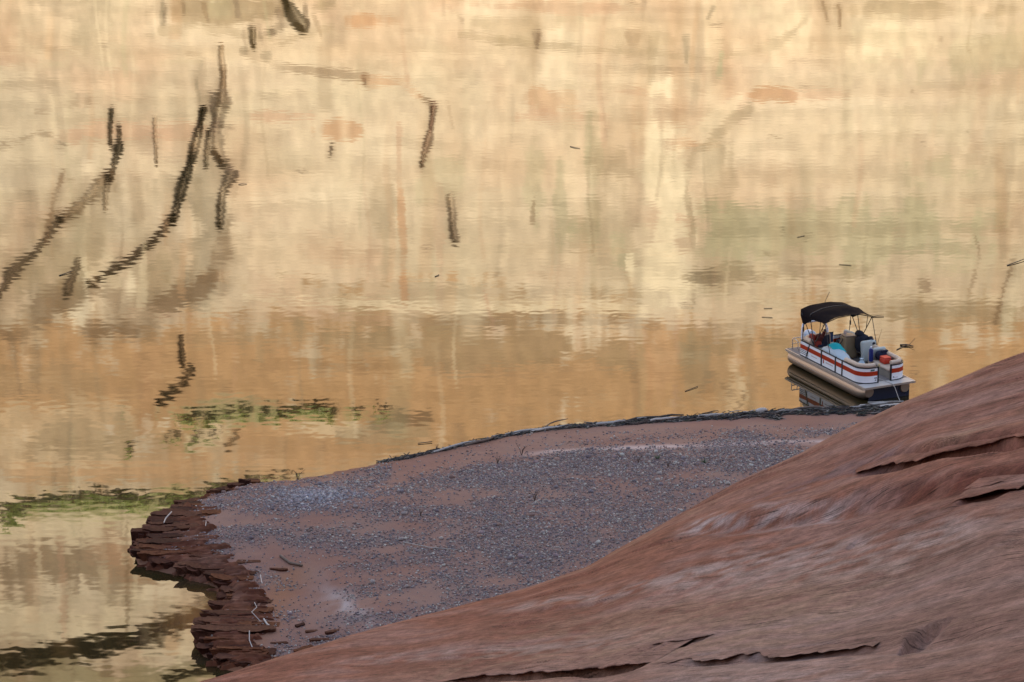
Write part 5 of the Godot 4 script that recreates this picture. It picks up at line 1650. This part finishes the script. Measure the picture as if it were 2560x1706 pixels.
func slab(parent: Node, x: float, d: float, long: float, deep: float, thick: float, turn: float, stone: Array, lift := 0.0, beds := 1) -> void:
	var g := Geo.new()
	var b := beach_at(x, d)
	var base := maxf(b.x, 0.14) + lift + rng.randf_range(-0.02, 0.03)
	var tx := rng.randf_range(-0.015, 0.03)
	var td := rng.randf_range(-0.1, 0.04)
	var m := maxi(4, int(long / 0.13))
	for bed in beds:
		var long1 := long * (1.0 - 0.12 * bed * rng.randf())
		var half := PackedVector2Array()
		var e0 := rng.randf_range(0.1, 1.0)
		var e1 := rng.randf_range(0.1, 1.0)
		var bite := rng.randf() * 50.0
		for k in m + 1:
			var u := k / float(m)
			var w := deep * 0.5 * minf(1.0, minf((u + 0.04) * long1 / e0, (1.04 - u) * long1 / e1 + 0.1))
			var gap := 0.35 * deep * fine.get_noise_2d(u * long1 * 3.0 + bite, 9.0) + 0.2 * deep * fine.get_noise_2d(u * long1 * 11.0 + bite, 3.0)
			half.append(Vector2((u - 0.5) * long1 + rng.randf_range(-0.04, 0.04), maxf(w + gap, -deep * 0.3)))
		for k in m + 1:
			var u := 1.0 - k / float(m)
			half.append(Vector2((u - 0.5) * long1 + rng.randf_range(-0.04, 0.04), -deep * 0.55 + rng.randf_range(-0.04, 0.02)))
		var outline := PackedVector2Array()
		var top := PackedFloat32Array()
		var shift := rng.randf_range(-0.05, 0.06)
		for q in half:
			var r := q.rotated(turn)
			outline.append(Vector2(x + r.x, -d + r.y + shift))
			top.append(base + bed * thick * 1.05 + thick * 0.5 + tx * r.x + td * r.y + 0.05 * noise.get_noise_2d(r.x * 8.0 + x, r.y * 8.0 + d))
		if Geometry2D.triangulate_polygon(outline).is_empty():
			continue
		g.slab(outline, top, thick + (0.25 if bed == 0 else 0.0), rng.randf_range(0.1, 0.3))
	if g.v.size() > 0:
		put("rock_slab", g.mesh(), stone[rng.randi() % stone.size()], parent)


# ------------------------------------------------------------------ driftwood, sticks and twigs
func stick_path(at: Vector3, turn: float, long: float, bend: float, rise := 0.0) -> Array:
	var path := []
	for k in 6:
		var u := k / 5.0 - 0.5
		var side := bend * (1.0 - 4.0 * u * u) + 0.03 * long * rng.randf_range(-1, 1)
		path.append(at + Vector3(cos(turn) * u * long - sin(turn) * side, rise * (u + 0.5) + 0.02 * rng.randf_range(-1, 1), -(sin(turn) * u * long + cos(turn) * side)))
	return path


func wrack_point(t: float) -> Array:  # place along the strand line and its direction
	var f := t * (WRACK.size() - 1)
	var k := mini(int(f), WRACK.size() - 2)
	var a: Vector2 = WRACK[k]
	var b: Vector2 = WRACK[k + 1]
	return [a.lerp(b, f - k), (b - a).angle()]


func build_driftwood() -> void:
	var wood := [mat("wood_grey", 0.33, 0.3, 0.28, 0.9), mat("wood_brown", 0.13, 0.09, 0.07, 0.9), mat("wood_dark", 0.045, 0.035, 0.03, 0.9), mat("wood_pale", 0.4, 0.35, 0.32, 0.9)]
	# the dark tangled mass of bark, reeds and twigs
	var g := Geo.new()
	g.tube([Vector3(-0.5, 0, 0), Vector3(-0.1, 0.05, 0.04), Vector3(0.2, -0.02, -0.03), Vector3(0.5, 0.03, 0)], [0.03, 0.045, 0.04, 0.02], 5)
	var places: Array[Transform3D] = []
	var colors: Array[Color] = []
	for k in 5200:
		var t := pow(rng.randf(), 0.72)
		var q := wrack_point(t)
		var wide := lerpf(0.12, 1.35, smoothstep(0.3, 0.95, t)) * (0.55 + 1.6 * absf(noise.get_noise_2d(t * 500.0, 3.0)))
		var across := rng.randf_range(0.0, 1.0) * wide
		var at: Vector2 = q[0] + Vector2(sin(q[1]), -cos(q[1])) * across
		var long := rng.randf_range(0.15, 0.6) + 0.5 * pow(rng.randf(), 5.0)
		var thick := rng.randf_range(0.25, 0.8)
		var bulk := maxf(0.0, 1.0 - pow(absf(across / maxf(wide, 0.05) - 0.4) / 0.6, 2.0)) * lerpf(0.03, 0.17, smoothstep(0.3, 0.95, t))
		var turn: float = q[1] + rng.randf_range(-0.5, 0.5) + (rng.randf_range(-1.2, 1.2) if rng.randf() < 0.25 else 0.0)
		var b := Basis.from_euler(Vector3(rng.randf() * TAU, 0, 0))
		b = Basis(Vector3.UP, turn) * Basis(Vector3.BACK, rng.randf_range(-0.2, 0.25)) * b
		places.append(Transform3D(b * Basis.from_scale(Vector3(long, thick, thick)), Vector3(at.x, maxf(beach_at(at.x, at.y).x, 0.0) + 0.02 + rng.randf() * bulk, -at.y)))
		var c: Color = [Color(0.035, 0.03, 0.03), Color(0.06, 0.045, 0.04), Color(0.025, 0.025, 0.03), Color(0.05, 0.05, 0.035), Color(0.2, 0.17, 0.15), Color(0.1, 0.065, 0.05)][rng.randi() % 6]
		colors.append(c * rng.randf_range(0.6, 1.2))
	var mm := MultiMesh.new()
	mm.transform_format = MultiMesh.TRANSFORM_3D
	mm.use_colors = true
	mm.mesh = g.mesh()
	mm.instance_count = places.size()
	for k in places.size():
		mm.set_instance_transform(k, places[k])
		mm.set_instance_color(k, colors[k])
	var m := StandardMaterial3D.new()
	m.resource_name = "wrack"
	m.vertex_color_use_as_albedo = true
	m.roughness = 0.95
	var mass := MultiMeshInstance3D.new()
	mass.name = "driftwood_wrack"
	mass.multimesh = mm
	mass.material_override = m
	add_child(mass)
	tag(mass, "dark tangled strip of twigs and bark washed up along the shoreline", "driftwood", "", "stuff")

	# logs and branches that stand out: share along the strand, offset inland, length, radius, wood, bend, label
	var logs := [
		[0.175, 0.1, 2.2, 0.05, 0, 0.05, "long slim grey driftwood pole at the far left start of the wrack line"],
		[0.21, 0.15, 1.6, 0.06, 1, -0.1, "short brown driftwood pole beside the leftmost grey pole"],
		[0.3, 0.12, 2.0, 0.05, 0, 0.1, "slim grey driftwood pole half way along the beach edge"],
		[0.345, 0.2, 1.5, 0.055, 3, 0.05, "pale bleached driftwood pole with a hooked twig behind it"],
		[0.37, 0.1, 1.2, 0.03, 1, 0.25, "curved brown twig arching up from the wrack line"],
		[0.5, 0.25, 1.3, 0.07, 0, 0.0, "stubby grey driftwood log left of the thick part of the wrack"],
		[0.565, 0.05, 2.6, 0.06, 2, 0.12, "long dark branch reaching left over the water from the wrack"],
		[0.575, 0.4, 1.2, 0.06, 3, 0.0, "small pale log below the long dark branch"],
		[0.64, 0.3, 1.1, 0.06, 0, 0.0, "short grey log in the wrack below the pale water columns"],
		[0.7, 0.2, 0.5, 0.12, 3, 0.0, "rounded pale grey stump on the wrack left of the boat"],
		[0.76, 0.3, 1.8, 0.05, 1, 0.15, "thin brown branch in the wrack left of the boat's reflection"],
		[0.845, 0.15, 2.0, 0.06, 0, 0.1, "grey branch on top of the wrack under the boat's pontoon"],
		[0.855, 0.5, 1.1, 0.08, 3, 0.0, "brightest bleached log in the wrack below the boat"],
		[0.885, 0.1, 2.6, 0.045, 1, -0.15, "long brown pole lying across the wrack before the boat's bow"],
		[0.93, 0.15, 2.4, 0.06, 0, 0.08, "grey pole by the water just before the boat's dark underside"],
		[0.945, 0.5, 1.6, 0.06, 1, 0.1, "brown branch in the wrack nearest to the rock slope"],
	]
	for l in logs:
		var q := wrack_point(l[0])
		var at: Vector2 = q[0] + Vector2(sin(q[1]), -cos(q[1])) * l[1]
		var rise := 0.3 if l[0] == 0.37 else 0.05
		var h: float = lerpf(0.06, 0.18, smoothstep(0.3, 0.95, l[0]))
		var o := pipe("driftwood_log", wood[l[4]], self, stick_path(Vector3(at.x, maxf(beach_at(at.x, at.y).x, 0.02) + h, -at.y), q[1] + rng.randf_range(-0.08, 0.08), l[2], l[5], rise), [l[3] * 0.7, l[3], l[3] * 0.95, l[3], l[3] * 0.8, l[3] * 0.45], 7)
		tag(o, l[6], "driftwood", "larger driftwood along the shoreline")
	var spans := [[0.13, 0.27, "at the thin left end of the wrack line"], [0.29, 0.43, "in the wrack half way along the beach edge"], [0.46, 0.6, "in the wrack right of the beach's middle"], [0.62, 0.74, "in the wrack under the pale water columns"], [0.76, 0.85, "in the wrack beside the boat's reflection"], [0.86, 0.96, "in the wrack straight below the boat"]]
	var sorts := [["long grey stick", 0, 1.35], ["short brown stick", 1, 0.6], ["long dark stick", 2, 1.2], ["short pale stick", 3, 0.55], ["short grey stick", 0, 0.65]]
	for span in spans:
		for sort in sorts:
			var t := rng.randf_range(span[0], span[1])
			var q := wrack_point(t)
			var wide := lerpf(0.1, 1.1, smoothstep(0.3, 0.95, t))
			var at: Vector2 = q[0] + Vector2(sin(q[1]), -cos(q[1])) * rng.randf_range(0.0, 0.8) * wide
			var r := rng.randf_range(0.02, 0.04)
			var o := pipe("driftwood_stick", wood[sort[1]], self, stick_path(Vector3(at.x, maxf(beach_at(at.x, at.y).x, 0.02) + lerpf(0.05, 0.2, smoothstep(0.3, 0.95, t)), -at.y), q[1] + rng.randf_range(-0.35, 0.35), sort[2], rng.randf_range(-0.1, 0.1), rng.randf_range(-0.05, 0.12)), [r * 0.7, r, r, r * 0.9, r * 0.7, r * 0.4], 5)
			tag(o, sort[0] + " " + span[2], "driftwood", "thin sticks in the wrack")

	# bleached sticks on the ledges and the sand
	for s in [
		[[Vector3(-13.68, 0.62, -135.2), Vector3(-13.66, 0.72, -135.8), Vector3(-13.5, 0.75, -136.6)], 0.035, 3, "bleached bent stick on the dark ledge near its left tip"],
		[[Vector3(-11.95, 0.85, -134.2), Vector3(-11.98, 0.9, -134.8)], 0.022, 3, "tiny pale stick on the ledge right of the long bleached stick"],
		[[Vector3(-9.5, 0.95, -129.4), Vector3(-9.38, 0.95, -128.5)], 0.025, 3, "short pale stick at the middle of the ledge's inland edge"],
		[[Vector3(-9.52, 0.95, -126.4), Vector3(-9.4, 0.98, -125.9), Vector3(-9.55, 0.92, -125.3), Vector3(-9.2, 0.9, -124.9)], 0.02, 3, "thin hooked pale twig on the lower ledge"],
		[[Vector3(-9.1, 0.95, -125.2), Vector3(-8.95, 1.0, -124.7), Vector3(-8.75, 0.95, -124.3)], 0.05, 3, "thick short pale stick where sand meets the lower ledge"],
		[[Vector3(-9.5, 0.9, -123.4), Vector3(-9.45, 0.92, -122.6), Vector3(-9.2, 0.9, -121.9), Vector3(-8.9, 0.88, -121.6)], 0.024, 3, "long curved pale twig at the bottom of the lower ledge"],
		[[Vector3(-4.2, 1.5, -132.6), Vector3(-3.2, 1.58, -131.9), Vector3(-2.1, 1.62, -131.5)], 0.025, 0, "long thin grey stick lying on the sand in the middle of the spit"],
		[[Vector3(-8.9, 1.25, -131.8), Vector3(-8.5, 1.25, -131.2), Vector3(-8.0, 1.22, -130.9)], 0.07, 1, "chunky brown piece of wood on the sand right of the ledge"],
	]:
		var path := []
		for q in s[0]:
			path.append(Vector3(q.x, beach_at(q.x, -q.z).x + (0.28 if q.x < -9.3 else 0.06), q.z))
		tag(pipe("bleached_stick", wood[s[2]], self, path, s[1] * 0.75, 6), s[3], "stick")

	# twigs adrift
	for s in [
		[[Vector3(17.77, 0.02, -161.25), Vector3(18.1, 0.03, -161.75), Vector3(18.4, 0.06, -161.85), Vector3(18.72, 0.3, -162.2)], 0.03, "forked dark branch afloat just right of the boat"],
		[[Vector3(18.0, 0.03, -162.0), Vector3(18.3, 0.05, -161.95), Vector3(18.6, 0.03, -161.8)], 0.055, "thick dark stub afloat beside the forked branch"],
		[[Vector3(17.1, 0.02, -166.7), Vector3(17.4, 0.04, -166.8), Vector3(17.72, 0.03, -166.75)], 0.035, "dark stick afloat behind the canopy's right end"],
		[[Vector3(3.3, 0.02, -201.6), Vector3(3.55, 0.03, -201.3), Vector3(3.86, 0.02, -201.1)], 0.03, "lone dark stick afloat in the open water above centre"],
		[[Vector3(-22.45, 0.02, -174.1), Vector3(-22.2, 0.03, -174.4), Vector3(-21.9, 0.06, -174.8)], 0.035, "dark stick afloat at the far left of the water"],
		[[Vector3(24.8, 0.02, -176.0), Vector3(25.4, 0.05, -176.6), Vector3(26.1, 0.08, -177.4)], 0.035, "dark stick afloat at the right edge of the water"],
		[[Vector3(-14.9, 0.02, -192.7), Vector3(-14.7, 0.04, -192.75), Vector3(-14.45, 0.02, -192.8)], 0.03, "small dark twig afloat right of the dark veins' reflection"],
		[[Vector3(-3.82, 0.02, -173.9), Vector3(-3.62, 0.03, -174.2)], 0.03, "tiny twig afloat in the middle of the water"],
		[[Vector3(14.7, 0.02, -181.5), Vector3(15.1, 0.02, -181.8)], 0.022, "tiny twig afloat above the boat's canopy, left one"],
		[[Vector3(16.4, 0.02, -176.2), Vector3(17.0, 0.02, -176.0)], 0.022, "thin twig afloat behind the canopy's crest"],
		[[Vector3(12.1, 0.02, -168.2), Vector3(12.5, 0.02, -168.2)], 0.022, "thin twig afloat left of the canopy"],
		[[Vector3(11.9, 0.02, -166.7), Vector3(12.4, 0.02, -166.6)], 0.022, "thin twig afloat left of the canopy, the nearer one"],
		[[Vector3(7.7, 0.02, -154.8), Vector3(8.3, 0.03, -155.5)], 0.025, "dark twig afloat near the beach left of the boat"],
		[[Vector3(-4.0, 0.03, -147.3), Vector3(-3.4, 0.04, -147.5)], 0.03, "dark twig at the water's edge by the slim grey poles"],
	]:
		tag(pipe("floating_twig", wood[2], self, s[0], [s[1] * 0.6, s[1] * 0.62, s[1] * 0.4, s[1] * 0.3].slice(0, s[0].size()), 6), s[2], "twig", "twigs adrift on the lake")


# ------------------------------------------------------------------ plants
func build_plants() -> void:
	var stem := mat("dead_stem", 0.1, 0.06, 0.045, 0.9)
	for s in [[-8.85, 142.6, 0.55, "bare dead weed at the water's edge on the left of the spit"], [-3.2, 146.3, 0.3, "tiny dead weed at the water's edge in the middle"], [0.4, 144.6, 0.5, "dead weed on the gravel near the grey poles"], [-0.6, 143.2, 0.35, "dead weed stalk among the pale cobbles"], [5.2, 142.4, 0.4, "dead weed on the gravel band left of the rock slope"], [0.9, 137.4, 0.45, "dead weed standing alone in the middle gravel"], [-3.6, 135.6, 0.3, "reddish dead weed on the left of the middle gravel"], [6.4, 141.8, 0.3, "rightmost dead weed on the gravel band"]]:
		var h := beach_at(s[0], s[1]).x
		var o := thing("dead_weed", s[3], "weed", Vector3(s[0], h, -s[1]), rng.randf() * 360.0, "dead weeds on the spit")
		for k in 4:
			var a := rng.randf() * TAU
			var r: float = s[2] * rng.randf_range(0.3, 0.6)
			pipe("stem", stem, o, [Vector3(0, -0.03, 0), Vector3(cos(a) * r * 0.3, s[2] * 0.5, sin(a) * r * 0.3), Vector3(cos(a) * r, s[2] * rng.randf_range(0.8, 1.1), sin(a) * r)], [0.016, 0.012, 0.006], 5)
	for s in [[6.0, 142.9, "small green tuft on the gravel band, the left one"], [7.9, 142.2, "small green tuft on the gravel band, the right one"]]:
		var o := thing("green_tuft", s[2], "weed", Vector3(s[0], beach_at(s[0], s[1]).x, -s[1]))
		var g := Geo.new()
		for k in 16:
			var a := rng.randf() * TAU
			g.tri(Vector3(cos(a + 1.5) * 0.03, 0, sin(a + 1.5) * 0.03), Vector3(cos(a) * 0.2, rng.randf_range(0.12, 0.26), sin(a) * 0.2), Vector3(cos(a - 1.5) * 0.03, 0, sin(a - 1.5) * 0.03))
		put("blades", g.mesh(), mat("tuft_green", 0.07, 0.09, 0.04, 0.9), o)

	# scrub on two ledges high on the far wall, seen only in the water
	var leaf := StandardMaterial3D.new()
	leaf.resource_name = "scrub_leaf"
	leaf.albedo_color = lin(0.36, 0.41, 0.18)
	leaf.roughness = 0.8
	leaf.backlight_enabled = true
	leaf.backlight = Color(0.62, 0.68, 0.35)
	var dark_leaf := leaf.duplicate()
	dark_leaf.albedo_color = lin(0.3, 0.34, 0.15)
	var crowns := []
	for k in 3:
		var g := Geo.new()
		for q in 420:
			var dir := Vector3(rng.randf_range(-1, 1), rng.randf_range(-0.5, 1), rng.randf_range(-1, 1))
			var at := dir * pow(rng.randf(), 0.4) * (0.75 + 0.4 * fine.get_noise_3d(dir.x * 4.0, dir.y * 4.0 + k * 20.0, dir.z * 4.0)) + Vector3(0, 0.6, 0)
			var a := Vector3(rng.randf_range(-1, 1), rng.randf_range(-1, 1), rng.randf_range(-1, 1)).normalized() * 0.085
			var b := a.cross(Vector3(rng.randf_range(-1, 1), 1, rng.randf_range(-1, 1))).normalized() * 0.05
			g.tri(at - a, at + b, at + a)
			g.tri(at - a, at + a, at - b)
		crowns.append(g.mesh())
	var spots := [[-29.0, 50.8, 1.3], [-27.1, 51.0, 1.1], [-25.4, 50.6, 0.8], [-24.0, 50.5, 1.0], [-22.2, 50.7, 0.8], [-20.9, 50.6, 1.0], [-19.2, 50.2, 0.9], [-17.7, 49.9, 1.3], [-16.2, 50.6, 1.0], [-13.9, 50.4, 0.7], [-11.5, 50.4, 0.7], [-30.2, 52.7, 0.7], [-28.7, 53.1, 0.8], [-27.1, 52.9, 0.6], [-34.2, 53.7, 0.8],
		[-45.3, 59.2, 1.2], [-43.7, 58.6, 1.3], [-42.0, 58.5, 1.0], [-40.9, 58.6, 1.2], [-39.4, 58.2, 1.2], [-38.2, 58.1, 1.3], [-37.0, 58.0, 1.3], [-35.8, 58.0, 1.4], [-34.6, 58.3, 1.5], [-33.2, 58.5, 1.1], [-31.2, 58.6, 1.1], [-30.0, 58.3, 1.0], [-28.8, 58.2, 1.1], [-27.2, 57.8, 1.1], [-25.7, 57.5, 0.9], [-24.4, 57.1, 0.8], [-23.3, 56.9, 0.7], [-22.0, 56.7, 0.7], [-20.6, 56.6, 0.6], [-19.2, 56.5, 0.5], [-45.3, 60.4, 1.2], [-46.8, 59.8, 1.4], [-44.4, 60.0, 0.9]]
	for k in spots.size() * 2:
		var q: Array = spots[k % spots.size()].duplicate()
		if k >= spots.size():
			q = [q[0] + rng.randf_range(-0.9, 0.9), q[1] + rng.randf_range(-0.35, 0.35), q[2] * rng.randf_range(0.4, 0.8)]
		var o := thing("scrub_bush", "green scrub bush growing on a ledge of the sunlit far wall", "bush", Vector3(q[0], q[1] - 0.3, WALL_Z + 0.75 + 2.4 * noise.get_noise_2d(q[0] * 0.3 + 70.0, q[1] * 0.22)), rng.randf() * 360.0, "scrub bushes on the far wall")
		o.scale = Vector3(q[2] * 1.7, q[2] * 0.6, q[2] * 0.6)
		put("crown", crowns[k % 3], leaf if k % 3 != 1 else dark_leaf, o)
		pipe("trunk", mat("scrub_bark", 0.3, 0.24, 0.16, 0.9), o, [Vector3(0, 0.1, -0.9), Vector3(0.05, 0.3, -0.3), Vector3(0, 0.6, 0)], [0.09, 0.07, 0.04], 5)
